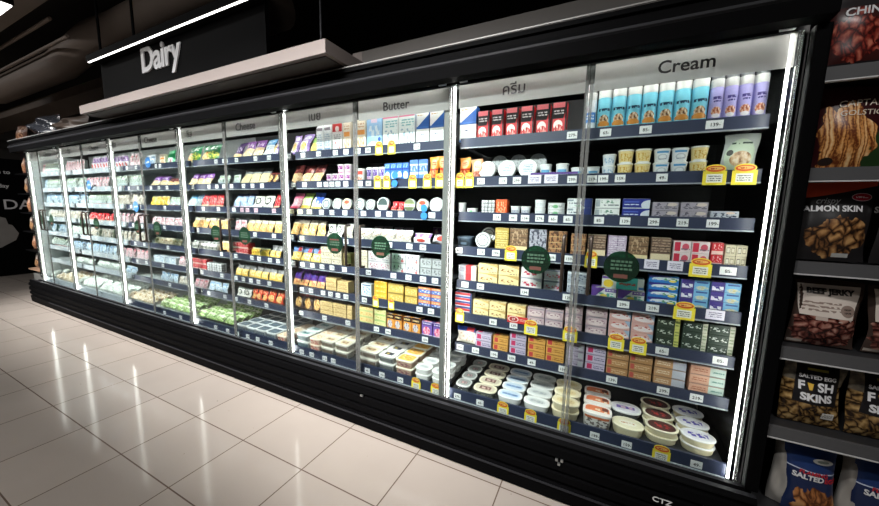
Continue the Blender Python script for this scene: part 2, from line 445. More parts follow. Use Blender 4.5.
# glass doors
DSIGN = ['Cream','ครีม','Butter','เนย','Cheese','ชีส','Cheese','ชีส','Cheese','ชีส','Cheese','ชีส']
for k in range(12):
    b = k//2; xr = BAYS[b]-(.012 if k % 2 == 0 else W2/2+.002); xl = BAYS[b]-W2/2+.002 if k % 2 == 0 else BAYS[b+1]+.012
    if k == 0: xr = .628
    if k == 11: xl = XW+.06
    d = fpart('glass_door', [GLASS], [(xl, xr, YG, YG+.006, .302, 2.194)])
    if k % 2 == 0: e = [(xl, xl+.016), (xr-.012, xr)]
    else: e = [(xl, xl+.012), (xr-.016, xr)]
    for a, c in e: fpart('door_edge', [EDGE], [(a, c, YG-.004, YG-.0005, .304, 2.192)], parent=d)
    fpart('hinge', [STEEL], [((xr-.075, xr-.03) if k % 2 == 0 else (xl+.03, xl+.075))+(1.768, 1.784, 2.196, 2.214)], parent=d, bev=.004)
    fpart('header_film', [FILM], [(xl+.018, xr-.014, YG+.008, YG+.010, 2.068, 2.192)], parent=d)
    sz = .074 if k < 3 else .082
    tx = {0:.272, 1:-.460, 2:-1.19, 3:-1.87, 4:-2.63, 5:-3.42, 6:-4.10, 7:-4.87}.get(k, (xl+xr)/2)
    t = link('sign_lettering', text_me(DSIGN[k], sz, INK, .0006, 0.0010), (tx, YG-.0012, 2.106), parent=d)
    fplace(t, d)
    # handle on two stand-offs, beside the meeting edge, and the round sticker
    s = 1 if k % 2 == 0 else -1
    sm_ = BAYS[b]-W2/2
    hx = sm_+s*.062
    h = link('door_handle', tube_me('handle', [(0,YG-.0015,1.10),(0,1.752,1.102),(0,1.748,1.11),(0,1.748,1.37),(0,1.752,1.378),(0,YG-.0015,1.38)], .009, HANDLE))
    h.location = (hx, 0, 0); fplace(h, d)
    cx = sm_+s*.2; r = .076
    st = link('round_sticker', loops_me('sticker', [sup(2*r, 2*r, 0, 2, 40), sup(2*r, 2*r, .001, 2, 40)], STICK), (cx, YG-.0015, 1.245), (PI/2, 0, 0))
    fplace(st, d)
    rr = random.Random(k); rows = []
    for q, dz in enumerate((.026, .008, -.01)):
        u = -.045
        while u < .04:
            w = rr.uniform(.008, .02); rows.append((u, min(u+w, .046), -.003, -.0026, dz-.005, dz+.005, 1 if q == 0 and k == 3 else 0)); u += w+.004
    rows.append((-.03, .03, -.003, -.0026, -.055, -.036, 1))
    l = boxes('sticker_print', [STICKL, STICKR], rows); l.location = (cx, YG-.001, 1.245); fplace(l, d)
# small maker's letters on the base
t = link('base_lettering', text_me('CTZ', .034, TRIMW, .0006, .0005, 1.15), (.34, 1.6465, .205)); fplace(t)

# ------------------------------------------------------------------ overhead
SUSP = plain('pinkish_white_board', (122,112,108), .7, noise=.04, nscale=3)
o = boxes('suspended_bulkhead', [SUSP], [(-4.72, -1.471, 1.5, 1.98, 2.366, 2.442)], bev=.003)
# hollow underside so that the edge reads as a thin fascia round a dark tray
tag(o, 'long white suspended bulkhead tray hanging above the fridge under the dairy sign', 'bulkhead')
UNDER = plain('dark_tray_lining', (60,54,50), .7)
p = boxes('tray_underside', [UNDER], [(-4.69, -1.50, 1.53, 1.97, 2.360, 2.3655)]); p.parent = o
for x in (-1.62,):
    link('hanging_rod', tube_me('rod', [(x, 1.62, 2.442), (x, 1.62, 3.999)], .006, GROOVE), parent=o)
o = boxes('grey_bulkhead', [GREYW], [(-1.615, 5, 2.0, 2.45, 2.347, 2.60)])
o.name = 'wall_bulkhead'; o['kind'] = 'structure'
o = boxes('trim_1', [SUSP], [(-1.70, -1.616, 2.0, 2.45, 2.45, 2.60)]); o['kind'] = 'structure'

sign = boxes('dairy_sign', [BLACK2], [(-4.74, -2.22, 1.701, 1.73, 2.445, 2.93)])
tag(sign, 'black overhead sign board with white Dairy lettering under a light line', 'sign')
link('sign_letters', text_me('Dairy', .30, WHITEL, .005, .008, 1.02, 0, 'CENTER', .94), (-3.60, 1.6945, 2.70), parent=sign)
lamp = boxes('line_lamp', [BLACK2], [(-4.76, -2.20, 1.600, 1.684, 2.897, 2.955)])
tag(lamp, 'slim black linear lamp with bright white diffuser above the Dairy letters', 'lamp')
boxes('diffuser', [LAMPE], [(-4.74, -2.22, 1.606, 1.618, 2.889, 2.8965)], parent=lamp)
for x in (-4.62, -3.95, -2.5):
    link('suspension_rod', tube_me('rod', [(x, 1.67, 2.955), (x, 1.67, 3.999)], .011, BLACK2), parent=lamp)

# ducts and pipes under the dark ceiling
DUCT = plain('galvanised_duct', (122,108,98), .6, noise=.12, nscale=4)
def duct_rect(x0, x1, y, z, w, h, label):
    o = boxes('air_duct', [DUCT], [(x0, x1, y, y+w, z, z+h)], bev=.01); tag(o, label, 'duct')
    boxes('duct_flange', [DUCT], [(x0-.02, x0+.02, y-.03, y+w+.03, z-.03, z+h+.03)], parent=o)
    for hx in (x0+.4, x1-.4): boxes('hanger', [GROOVE], [(hx, hx+.015, y+w/2, y+w/2+.015, z+h, 3.9995)], parent=o)
    boxes('duct_flange', [DUCT], [(x1-.02, x1+.02, y-.03, y+w+.03, z-.03, z+h+.03)], parent=o)
    return o
duct_rect(-14, -6.4, 2.45, 3.22, .5, .14, 'flat grey air duct running low along the dark ceiling at the far end')
duct_rect(-10, -4.9, 1.15, 3.50, .35, .22, 'grey box duct high up beside the bright corner lamp')
o = link('round_duct', tube_me('duct', [(-9.2,1.95,3.28),(-6.5,1.95,3.28),(-6.1,1.95,3.34),(-5.7,2.02,3.50),(-5.3,2.1,3.55),(-2.6,2.1,3.55)], .17, DUCT, 20))
tag(o, 'round grey air duct with a raised elbow beneath the ceiling', 'duct')
o = link('round_duct', tube_me('duct', [(-5.9,2.75,3.72),(-3.4,2.75,3.72)], .26, DUCT, 20))
tag(o, 'fat short round duct above the line lamp', 'duct')
for y, z, wd in ((1.6, 3.46, 'upper'), (1.72, 3.33, 'lower')):
    o = link('ceiling_pipe', tube_me('pipe', [(-14, y, z), (-5.5, y, z)], .018, DUCT)); tag(o, wd+' of two thin pipes running along the dark ceiling', 'pipe')
o = boxes('ceiling_lamp', [BLACK2], [(-6.6, -5.10, 1.16, 1.26, 3.32, 3.38)])
tag(o, 'bright linear ceiling lamp cut by the top corner of the view', 'lamp')
boxes('diffuser', [LAMPE], [(-6.58, -5.12, 1.17, 1.25, 3.308, 3.3195)], parent=o)

# ------------------------------------------------------------------ snack shelves right of the fridge
gond = bpy.data.objects.new('snack_shelf', None); COL.objects.link(gond); gond.location = (1.2, 2.05, 0)
tag(gond, 'tall matt black shelf unit of snack bags standing beside the fridge end', 'shelf')
GO = Vector((1.2, 2.05, 0))
def gpart(name, mats, lst, parent=None, bev=0.0):
    o = boxes(name, mats, lst, bev=bev); o.data.transform(Matrix.Translation(-GO)); o.parent = parent or gond; return o
SHB = plain('shelf_black', (44,44,46), .5); RAILB = plain('shelf_grey_rail', (84,84,86), .38)
gpart('back_panel', [SHB], [(.69, 1.75, 2.30, 2.33, .02, 2.6)])
gpart('side_panel', [BLACK2], [(.676, .688, 1.80, 2.33, .02, 2.6)])
gpart('side_panel', [BLACK2], [(1.752, 1.77, 1.80, 2.33, .02, 2.6)])
GZ = [2.038, 1.683, 1.330, .982, .639, .24]
for i, z in enumerate(GZ):
    s = gpart('shelf', [SHB], [(.69, 1.75, 1.765, 2.295, z-.03, z-.006)])
    gpart('shelf_rail', [RAILB, TRIMW], [(.677, 1.75, 1.75, 1.764, z-.047, z), (.677, 1.75, 1.747, 1.7635, z-.052, z-.0475, 1)], parent=s)
gpart('plinth', [BLACK2], [(.69, 1.75, 1.80, 2.29, .01, .10)])

def curved_text(s, size, mat, x, z, yfun, parent, name, sx=1.0, bold=0.0, shear=0.0, align='CENTER', lift=.0025):
    """lettering laid on a bag front: every vertex follows the bag's surface"""
    me = text_me(s, size, mat, .0003, bold, sx, shear, align).copy()
    for v in me.vertices:
        v.co.x += x; v.co.z += z
        v.co.y += yfun(v.co.x, v.co.z)-lift
    return link(name, me, parent=parent)

def bag_surface(o):
    """height of the bag front under (x, z), by a ray on its mesh"""
    from mathutils.bvhtree import BVHTree
    bm = bmesh.new(); bm.from_mesh(o.data); t = BVHTree.FromBMesh(bm); bm.free()
    def f(x, z):
        h = t.ray_cast(Vector((x, -1, z)), Vector((0, 1, 0)))[0]
        return h.y if h else 0.05
    return f
def patch(o, name, mat, pts, parent, yfun, lift=.0012, k=10):
    """a printed patch on the bag front, outline pts, laid over the surface"""
    bm = bmesh.new()
    us = [p[0] for p in pts]; vs = [p[1] for p in pts]
    x0, x1, z0, z1 = min(us), max(us), min(vs), max(vs)
    g = [[bm.verts.new((x0+(x1-x0)*i/k, 0, z0+(z1-z0)*j/k)) for i in range(k+1)] for j in range(k+1)]
    quad = len(pts) == 4
    for j in range(k+1):
        for i in range(k+1):
            a, b = i/k, j/k
            if quad:
                p = (1-b)*((1-a)*Vector(pts[0])+a*Vector(pts[1]))+b*((1-a)*Vector(pts[3])+a*Vector(pts[2]))
                g[j][i].co.x, g[j][i].co.z = p.x, p.y
            c = g[j][i].co; c.y = yfun(c.x, c.z)-lift
    for j in range(k):
        for i in range(k): bm.faces.new((g[j][i], g[j][i+1], g[j+1][i+1], g[j+1][i]))
    return link(name, finish(bm, name, mat, smooth=True), parent=parent)

RED_T = plain('red_lettering', (190,40,55), .5); YEL_T = plain('yellow_lettering', (225,180,60), .5); DK_T = plain('dark_lettering', (30,24,22), .5)
CRM_T = plain('cream_lettering', (236,226,208), .5)
GREY_T = plain('grey_lettering', (150,150,150), .5)
def snack(name, label, x, z, w, h, t, mat, seed, group=None, rotz=0.0, tilt=-.06, y=1.80, **kw):
    o = link(name, pouch_me(w, h, t, mat, seed, **kw) if False else pouch_me(name, w, h, t, mat, seed, **kw), (x, y, z), (tilt, 0, rotz))
    tag(o, label, 'snack bag', group); return o, bag_surface(o)
m_chins = printed((62,26,24), (('r',0,.80,1,1,(38,34,36)), ('r',0,.0,1,.09,(34,30,32)), ('fv',.5,.42,.44,.34,(60,16,14),(140,46,36),(206,120,96),7,1), ('r',.35,.03,.6,.06,(200,200,200))), .3)
for x, lb in ((.783, 'dark red snack bag with lettering partly cut off, on the top shelf by the fridge'), (.955, 'second dark red snack bag with a gold edge, on the top shelf')):
    o, f = snack('snack_bag', lb, x, 2.041, .165, .27, .05, m_chins, 3 if x < .9 else 4)
    curved_text('CHINS', .042, WHITEL, 0.012, .185, f, o, 'lettering', .9, .001, .15)
m_capt = printed((52,14,18), (('r',0,.0,1,.04,(40,12,14)), ('s',1,-.75,.50,(40,66,34)), ('r',0,.62,1,1,(52,14,18)), ('fv',.40,.36,.40,.44,(110,52,22),(222,154,84),(246,210,156),15,.10), ('e',.18,.09,.1,.05,(40,30,26))), .3)
for x, lb in ((.815, 'maroon snack bag showing golden sticks, on the second shelf by the fridge'), (1.03, 'second maroon snack bag of golden sticks, cut by the view edge')):
    o, f = snack('snack_bag', lb, x, 1.686, .205, .30, .06, m_capt, 8 if x < .9 else 9)
    curved_text('CAPTAIN', .034, CRM_T, .02, .225, f, o, 'lettering', .95, 0, .1)
    curved_text('GOLSTICS', .028, CRM_T, .02, .192, f, o, 'lettering', 1.0, 0, .1)
m_skin = printed((34,32,33), (('s',-.12,1,.80,(206,78,48)), ('fv',.52,.30,.44,.26,(34,22,16),(130,88,52),(206,160,104),7,1.2), ('r',.55,.05,.78,.10,(190,190,186))), .35)
for x, lb in ((.812, 'black and orange fish skin bag on the third shelf by the fridge'), (1.03, 'second black and orange fish skin bag, cut by the view edge')):
    o, f = snack('snack_bag', lb, x, 1.333, .205, .31, .06, m_skin, 12 if x < .9 else 13)
    curved_text('SALMON SKIN', .0315, WHITEL, -.018, .192, f, o, 'lettering', .84, .0009)
    curved_text('crispy', .034, GREY_T, -.03, .222, f, o, 'script', .8, 0, .35)
    pth = patch(o, 'oval_logo', printed((34,32,33), (('e',.5,.5,.5,.5,(220,200,205)), ('e',.5,.5,.46,.44,(170,26,52)), ('t',.2,.3,.8,.7,1,(240,220,225)))), [(.035,.232),(.092,.232),(.092,.262),(.035,.262)], o, f)
m_jerky = printed((70,56,50), (('fv',.5,.28,.52,.32,(40,20,18),(112,60,52),(184,140,124),6,2), ('r',.02,.02,.25,.06,(170,160,150)), ('n',.1,.4,.95,.62,(196,180,170),5,.55)), .22)
for x, lb in ((.835, 'clear jerky bag with a cream header on the fourth shelf by the fridge'), (1.05, 'second jerky bag with cream header, cut by the view edge')):
    o, f = snack('snack_bag', lb, x, .985, .20, .265, .08, m_jerky, 21 if x < .9 else 22, wr=.35)
    patch(o, 'header_label', printed((222,210,200), (('t',.1,.15,.7,.5,3,(150,130,120)), ('e',.8,.25,.12,.18,(150,130,120)), ('t',.74,.15,.86,.35,2,(60,48,44)))), [(-.078,.125),(.07,.12),(.09,.25),(-.09,.25)], o, f)
    curved_text('BEEF JERKY', .029, DK_T, 0, .215, f, o, 'lettering', .93, .0016, lift=.004)
m_fish = printed((92,76,52), (('fvr',0,.0,1,.66,(40,28,18),(136,104,60),(206,174,118),6,1.5), ('fr',.0,.66,1,1,(96,92,86),(126,118,104),(176,164,140),5)), .25)
for x, lb in ((.838, 'clear bag of fish skins with black label on the fifth shelf by the fridge'), (1.035, 'second clear bag of fish skins with black label on the fifth shelf')):
    o, f = snack('snack_bag', lb, x, .642, .19, .275, .08, m_fish, 31 if x < .9 else 32, wr=.3)
    patch(o, 'black_label', printed((22,21,24), (('r',.3,.86,.75,.92,(150,140,60)),)), [(-.066,.10),(.066,.10),(.07,.255),(-.056,.255)], o, f)
    curved_text('SALTED EGG', .021, WHITEL, .004, .202, f, o, 'lettering', .9, .0008, lift=.004)
    curved_text('F', .047, WHITEL, -.044, .156, f, o, 'lettering', .9, .0018, lift=.004)
    curved_text('SH', .047, WHITEL, .028, .156, f, o, 'lettering', .9, .0018, lift=.004)
    curved_text('SKINS', .040, WHITEL, .001, .115, f, o, 'lettering', .92, .0018, lift=.004)
    patch(o, 'fish_mark', YEL_T, [(-.022,.157),(-.014,.157),(-.007,.182),(-.026,.184)], o, f, .004)
    patch(o, 'price_sticker', printed((224,222,216), (('t',.1,.2,.9,.8,3,(120,120,120)),)), [(.028,.04),(.066,.04),(.066,.068),(.028,.068)], o, f)
m_blue = printed((36,58,108), (('r',.0,.60,1,.615,(190,200,220)), ('r',0,0,1,.60,(30,44,82)), ('fv',.6,.17,.46,.24,(90,48,24),(176,112,62),(220,166,110),4,1.4)), .28)
SILV = plain('silver_foil', (176,172,166), .38, metal=.3)
for x, lb in ((.875, 'blue salted snack bag with silver side gusset on the bottom shelf by the fridge'), (1.085, 'second blue salted snack bag on the bottom shelf, cut by the view edge')):
    o, f = snack('snack_bag', lb, x, .243, .165, .335, .07, m_blue, 41 if x < .9 else 42)
    g_ = link('silver_gusset', pouch_me('gusset', .075, .325, .05, SILV, 50, wr=.8), (-.088, .03, 0), (0, 0, -.5), parent=o)
    curved_text('SALTED', .030, WHITEL, -.014, .165, f, o, 'lettering', .9, .0012)
    curved_text('EGG', .026, RED_T, .058, .165, f, o, 'lettering', .9, .001)
    curved_text('FLAMING', .022, RED_T, .0, .188, f, o, 'lettering', .95, .0006, .1)
    patch(o, 'silver_crest', printed((36,58,108), (('e',.5,.5,.5,.42,(196,196,190)), ('e',.5,.5,.3,.2,(120,128,120)))), [(-.005,.235),(.06,.235),(.06,.262),(-.005,.262)], o, f)

# ------------------------------------------------------------------ far end: side rack and board
rack = bpy.data.objects.new('snack_rack', None); COL.objects.link(rack); rack.location = (-7.95, 1.95, 0)
tag(rack, 'narrow dark rack of brown snack bags at the far end of the fridge', 'rack')
RO = Vector((-7.95, 1.95, 0))
def rpart(name, mats, lst, parent=None):
    o = boxes(name, mats, lst); o.data.transform(Matrix.Translation(-RO)); o.parent = parent or rack; return o
rpart('back_panel', [BLACK2], [(-8.2, -7.70, 2.20, 2.23, .02, 2.4)])
rpart('base', [POSTG], [(-8.1, -7.72, 1.82, 2.195, .0, .36)])
WOODT = plain('pale_wood_tray', (150,118,96), .55, noise=.15)
RZ = [.44, .74, 1.04, 1.33, 1.62, 1.92, 2.36]
for i, z in enumerate(RZ):
    rpart('shelf', [WOODT if i == 0 else BLACK], [(-8.22, -7.70, 1.80, 2.198, z-.02, z)])
m_brn = printed((112,74,58), (('n',.1,.55,.9,.9,(190,160,140),5,.5), ('f',.5,.32,.36,.24,(80,44,30),(150,96,66),(206,160,120),6)), .35)
m_brn2 = printed((70,56,50), (('n',.1,.6,.9,.9,(200,190,180),5,.5), ('f',.5,.32,.36,.24,(90,60,40),(150,110,76),(196,150,110),6)), .35)
hw = ['bottom', 'second', 'third', 'fourth', 'fifth', 'sixth', 'topmost']
for i, z in enumerate(RZ[:6]):
    for j, x in enumerate((-7.82, -8.03)):
        o = link('snack_packet', pouch_me('packet', .19, .235, .07, (m_brn, m_brn2)[(i+j) % 2], 60+i*2+j), (x, 1.83, z+.012), (-.08, 0, 0))
        tag(o, '%s snack packet on the %s shelf of the far rack, %s the fridge' % (('brown','dark brown')[(i+j) % 2], hw[i], ('beside', 'farther from')[j]), 'snack bag', 'snack packets on the far rack')
for j, (x, y, w, h, mt, lb) in enumerate(((-8.0, 1.82, .24, .26, m_brn, 'golden brown snack packet standing on top of the far rack'),)):
    o = link('snack_packet', pouch_me('packet', w, h, .1, mt, 90), (x, y, 2.376), (-.1, 0, .2)); tag(o, lb, 'snack bag')
PLB = plain('black_plastic_film', (52,54,60), .18)
for x, w, h, lb, mt, sd in ((-7.2, .75, .34, 'crumpled black plastic bag lying on top of the fridge at its far end', PLB, 95), (-6.35, .85, .24, 'dull brown wrapped bundle lying on the fridge top behind the black bag', plain('brown_wrap', (70,58,50), .5, noise=.3, nscale=8), 96)):
    o = link('plastic_bag', pouch_me('bag', w, h, .3, mt, sd, wr=.9, crimp=.02), (x, 1.80, 2.375), (-.05, 0, 0)); tag(o, lb, 'bag')
# black lettered board on the wall beyond the rack
bd = boxes('lettered_board', [BLACK2], [(-10.66, -10.62, .8, 2.75, .012, 2.32)])
tag(bd, 'black wall board with white lettering beyond the far end of the fridge', 'board')
def btext(s, size, y, z, b=.001):
    me = text_me(s, size, WHITEL, .001, b, 1.0, 0, 'RIGHT')
    link('board_lettering', me, (-10.618, y, z), (0, 0, PI/2), parent=bd)
btext('farm to', .10, 2.27, 2.03); btext('your day', .10, 2.23, 1.76)
_m = text_me('DAIRY', .27, WHITEL, .001, .002, 1.0, 0, 'LEFT'); link('board_lettering', _m, (-10.618, 2.115, 1.34), (0, 0, PI/2), parent=bd)
PAIL = plain('pale_grey_print', (150,146,142), .7, noise=.2, nscale=5)
bm = bmesh.new()
vs = [bm.verts.new((-10.617, y, z)) for y, z in ((1.3,.62),(2.02,.58),(2.22,.72),(2.27,.85),(2.20,1.02),(2.15,1.04),(2.13,1.16),(1.98,1.22),(1.9,1.06),(1.4,1.06))]
bm.faces.new(vs); r_ = bmesh.ops.extrude_face_region(bm, geom=list(bm.faces)); bmesh.ops.translate(bm, verts=[v for v in r_['geom'] if isinstance(v, bmesh.types.BMVert)], vec=(.002,0,0))
link('milk_pail_print', finish(bm, 'pail', PAIL), parent=bd)

# ------------------------------------------------------------------ goods: one entry per kind of pack
W_ = (236,238,240)
CLEARP = clear('clear_plastic', (235,238,238), gloss=.12, rough=.08, diff=.25, dcol=(225,228,226), trans_l=.5)
CAPC = clear('clear_cap', (240,243,246), gloss=.15, rough=.08, diff=.35, dcol=(236,240,246), trans_l=.5)
WHITEP = plain('white_plastic', (238,238,236), .35)
CREAMP = plain('cream_plastic', (238,226,190), .35)
GREYP = plain('grey_lid_plastic', (188,192,194), .3)
REDP = plain('red_plastic', (196,40,44), .35)
BLUEP = plain('blue_plastic', (62,136,214), .35)
YELP = plain('yellow_card', (250,226,60), .45)
ORAP = printed((250,222,70), (('e',.5,.5,.44,.36,(214,92,40)), ('e',.5,.54,.34,.18,(246,190,110)), ('t',.22,.36,.78,.66,1,(170,50,30))), .4)
# kind: shape, object name, category, description, depth, height, look, extra
K = {}
def kind(key, shape, name, cat, desc, d, h, mat, **kw): K[key] = dict(shape=shape, name=name, cat=cat, desc=desc, d=d, h=h, mat=mat, **kw)
P = printed
# --- cans, cups, bottles
kind('can_t','can','whipped_cream_can','can','turquoise whipped cream can',.062,.248,P((128,214,236),(('n',.12,.60,.88,.68,(24,60,90),9,.42),('f',.5,.34,.34,.15,(70,48,36),(196,150,110),(240,226,206),7),('r',.1,.16,.9,.24,(226,150,60)),('s',.9,1,.22,(70,196,226)))[:3]+(('e',.5,.22,.42,.08,(214,142,66)),),.3))
kind('can_p','can','whipped_cream_can','can','lilac whipped cream can',.062,.232,P((178,172,226),(('n',.2,.66,.8,.74,(70,60,130),10,.4),('n',.25,.58,.75,.63,(70,60,130),12,.45),('f',.5,.32,.36,.13,(120,60,40),(206,120,80),(240,220,200),7),('e',.5,.2,.3,.06,(236,230,236))),.3))
kind('can_w','can','whipped_cream_can','can','white and blue whipped cream can',.062,.24,P((232,238,244),(('r',0,.30,1,.62,(64,132,206)),('t',.2,.38,.8,.56,2,(240,244,250))),.3))
kind('cup_blue','cup','dairy_cup','cup','white cup with pale blue rim band',.07,.062,P(W_,(('r',0,.76,1,.93,(84,160,214)),('e',.5,.42,.3,.26,(196,204,210)),('e',.5,.42,.22,.18,W_),('t',.25,.2,.75,.32,2,(90,100,120)))),lid=WHITEP)
kind('cup_mint','cup','dairy_cup','cup','white cup with light blue print',.065,.055,P((226,232,238),(('n',.15,.2,.85,.75,(150,184,214),7,.52),)),lid=WHITEP)
kind('cup_yel','cup','dairy_cup','cup','yellow print cup with white lid',.07,.064,P((244,222,158),(('n',.1,.15,.9,.8,(216,170,70),8,.52),('r',0,0,1,.08,W_))),lid=WHITEP)
kind('tub_lowblue','cup','dairy_tub','tub','low white tub with blue band',.09,.052,P(W_,(('r',0,.42,1,.66,(110,176,216)),('t',.2,.12,.8,.36,2,(70,80,110)))),lid=WHITEP,taper=.9)
kind('tub_small','cup','dairy_tub','tub','small white tub with grey lettering',.055,.052,P((226,230,234),(('r',.1,.3,.9,.62,(120,126,150)),('t',.15,.34,.85,.58,2,(236,238,240)))),lid=WHITEP)
kind('tub_white','cup','dairy_tub','tub','plain white deep tub',.06,.044,P((232,234,236),(('t',.2,.3,.8,.7,2,(200,206,212)),)),lid=WHITEP,taper=.86)
kind('tub_wide','cup','dairy_tub','tub','wide white dip tub with black print',.09,.036,P((234,236,236),(('t',.1,.3,.9,.7,2,(60,64,66)),('e',.5,.5,.16,.3,(120,180,130)))),lid=WHITEP,taper=.95)
kind('pot_pur','cup','yoghurt_pot','pot','purple and white print pot',.045,0.1,P((228,220,236),(('r',0,.45,1,.95,(92,62,150)),('n',.1,.5,.9,.9,(230,220,240),8,.56),('f',.5,.22,.4,.2,(160,80,120),(214,150,180),(240,220,226),7))),lid=WHITEP)
kind('pot_pink','cup','yoghurt_pot','pot','magenta and white print pot',.045,.066,P((240,222,232),(('r',0,.5,1,.95,(150,50,140)),('n',.1,.5,.9,.9,(240,220,240),8,.55),('r',0,.08,1,.2,(214,90,140)))),lid=WHITEP)
kind('pot_red','cup','yoghurt_pot','pot','white pot with red print',.05,.095,P((240,234,230),(('r',0,.62,1,.95,(206,60,46)),('f',.5,.3,.34,.2,(190,70,50),(226,140,110),(240,220,206),7))),lid=WHITEP)
kind('jug','bottle','milk_bottle','bottle','white milk bottle with translucent cap',.058,0.245,P((230,234,236),(('r',.1,.72,.9,.82,(130,120,130)),('t',.15,.2,.85,.62,6,(150,170,190)),('r',.1,.1,.9,.14,(120,150,190)))),lid=CAPC)
kind('bot_bw','bottle','sauce_bottle','bottle','small white bottle with black label',.03,.085,P((232,228,224),(('r',0,.2,1,.5,(40,60,52)),('t',.1,.25,.9,.45,2,(220,214,200)))),lid=WHITEP)
# --- cartons
kind('car_red','box','cream_carton','carton','red and black cream carton',.06,0.165,P((40,30,34),(('r',0,0,.84,.5,(204,40,46)),('s',1.1,-.8,.42,(200,38,48)),('r',.0,.84,.84,1,(226,120,128)),('t',.08,.62,.78,.78,2,(226,220,220)),('e',.40,.30,.32,.16,(240,226,220)),('f',.45,.18,.3,.14,(150,20,30),(206,50,50),(240,200,190),6),('r',.88,0,1,1,(34,28,32)))))
kind('car_blue','box','cream_carton','carton','white carton with blue wave',.06,0.1,P((238,238,238),(('s',-.85,1,.0,(238,238,238)),('s',.8,-1,-.06,(40,92,170)),('r',0,0,1,.12,(60,110,190)),('e',.2,.36,.1,.12,(240,240,244)),('t',.1,.78,.6,.9,1,(190,150,90)))))
kind('car_whi','box','cream_carton','carton','white carton with pale blue picture',.06,0.1,P((238,240,240),(('r',0,0,1,.10,(70,120,196)),('f',.65,.32,.3,.2,(170,206,220),(206,228,234),(240,226,200),5),('t',.25,.58,.7,.72,1,(60,70,110)))))
kind('car_teal','box','cream_carton','carton','white carton with teal print and pink top edge',.06,0.205,P((232,238,238),(('r',0,.92,1,1,(206,96,136)),('t',.1,.62,.95,.86,3,(130,184,186)),('n',.1,.2,.9,.55,(150,178,196),6,.54),('s',.4,-1,.22,(236,238,240)),('n',.1,.05,.9,.2,(80,90,110),9,.58))))
kind('car_sky','box','cream_carton','carton','sky blue carton with white foot',.07,0.205,P((160,198,236),(('r',0,0,1,.14,W_),('r',.3,.84,.7,.98,(236,206,226)),('e',.4,.12,.3,.12,W_),('n',.15,.4,.85,.75,(226,236,246),5,.5),('e',.85,.3,.1,.07,(40,80,160)))))
kind('car_ora','box','cream_carton','carton','cream carton with orange print',.06,0.205,P((240,226,206),(('r',.1,.50,.9,.66,(232,150,70)),('f',.5,.22,.36,.2,(206,120,80),(232,180,140),(244,226,206),6),('t',.15,.72,.85,.9,2,(190,150,120)))))
kind('car_redw','box','milk_carton','carton','white carton with red top',.06,0.2,P((240,238,236),(('r',0,.70,1,1,(206,44,48)),('e',.5,.8,.2,.1,(240,226,220)),('n',.15,.1,.85,.35,(190,60,60),7,.58),('t',.15,.42,.85,.62,3,(150,150,156)))))
kind('car_blk','box','cheese_carton','carton','small white and black grid carton',.05,.085,P((226,226,226),(('g',2,4,.16,(40,42,44)),('t',0,.1,1,.9,8,(110,112,116)))))
kind('car_oran','box','cheese_carton','carton','orange carton with white print',.06,.090,P((226,92,44),(('n',.1,.15,.9,.85,(246,180,140),7,.53),('r',0,.5,1,.53,(150,50,24)))))
kind('car_philw','box','cream_cheese_box','box','white cream cheese box with dark blue oval',.06,.048,P((230,232,234),(('e',.95,.5,.4,.6,(50,62,120)),('t',.08,.35,.62,.62,1,(90,96,110)),('r',.02,.7,.25,.9,(140,150,160)),('n',.3,.1,.7,.3,(150,190,160),7,.5))))
kind('car_philg','box','cream_cheese_box','box','white box with green sprig print',.06,.048,P((232,234,232),(('n',.25,.5,.75,.8,(110,150,130),7,.5),('t',.35,.2,.95,.42,1,(90,100,110)),('r',.02,.15,.2,.85,(170,180,186)),('r',0,.94,1,1,(150,156,160)))))
kind('car_philb','box','cream_cheese_box','box','dark blue box with white oval end',.06,.048,P((44,54,140),(('e',.98,.35,.3,.5,(214,220,230)),('t',.06,.3,.6,.5,1,(220,224,236)),('r',0,.0,1,.08,(220,224,230)),('r',.05,.62,.6,.72,(90,110,200)))))
kind('car_grey','box','cheese_box','box','grey and mauve cheese box',.06,.040,P((166,158,170),(('t',.05,.2,.95,.5,2,(60,60,72)),('e',.75,.72,.2,.2,(216,200,190)),('n',.1,.5,.6,.9,(90,86,100),6,.55))))
kind('car_greyl','box','cheese_box','box','pale grey cheese box with dark script',.06,.042,P((190,194,204),(('n',.05,.25,.95,.8,(60,66,84),8,.53),('e',.7,.8,.16,.12,(230,200,180)))))
# --- butter bricks
def butter(key, desc, col, shapes, h=.062, d=.07, name='butter_pack'): kind(key, 'box', name, 'butter', desc, d, h, P(col, shapes, .38))
butter('but_cream','cream butter block with brown script',(240,220,164),(('n',.1,.35,.75,.62,(150,90,50),7,.52),('s',.5,1,1.18,(206,170,110)),('r',0,.0,1,.06,(206,176,110)),('t',.55,.12,.95,.26,1,(120,100,90))))
butter('but_red','white butter block with red script',(236,228,230),(('n',.06,.3,.8,.66,(196,50,80),6,.5),('s',.5,1,1.22,(180,170,190)),('r',0,0,1,.07,(190,180,200))))
butter('but_grey','silver butter block with red print',(196,190,202),(('n',.1,.3,.9,.6,(196,70,90),7,.54),('r',0,.86,1,1,(120,116,140)),('r',0,0,1,.08,(226,220,230))))
butter('but_gblue','silver grey butter block',(180,188,200),(('n',.05,.2,.95,.85,(90,100,120),6,.54),('r',0,.82,1,.95,(226,230,236))))
butter('but_teal','teal and white spread box with yellow spot',(224,228,226),(('r',.35,.0,.85,1,(80,186,180)),('t',.42,.28,.8,.62,1,(190,60,50)),('e',.16,.4,.12,.34,(244,210,70)),('r',.0,.8,.3,1,(110,80,150)),('r',.88,.1,1,.3,(90,140,220))),.075,name='spread_box')
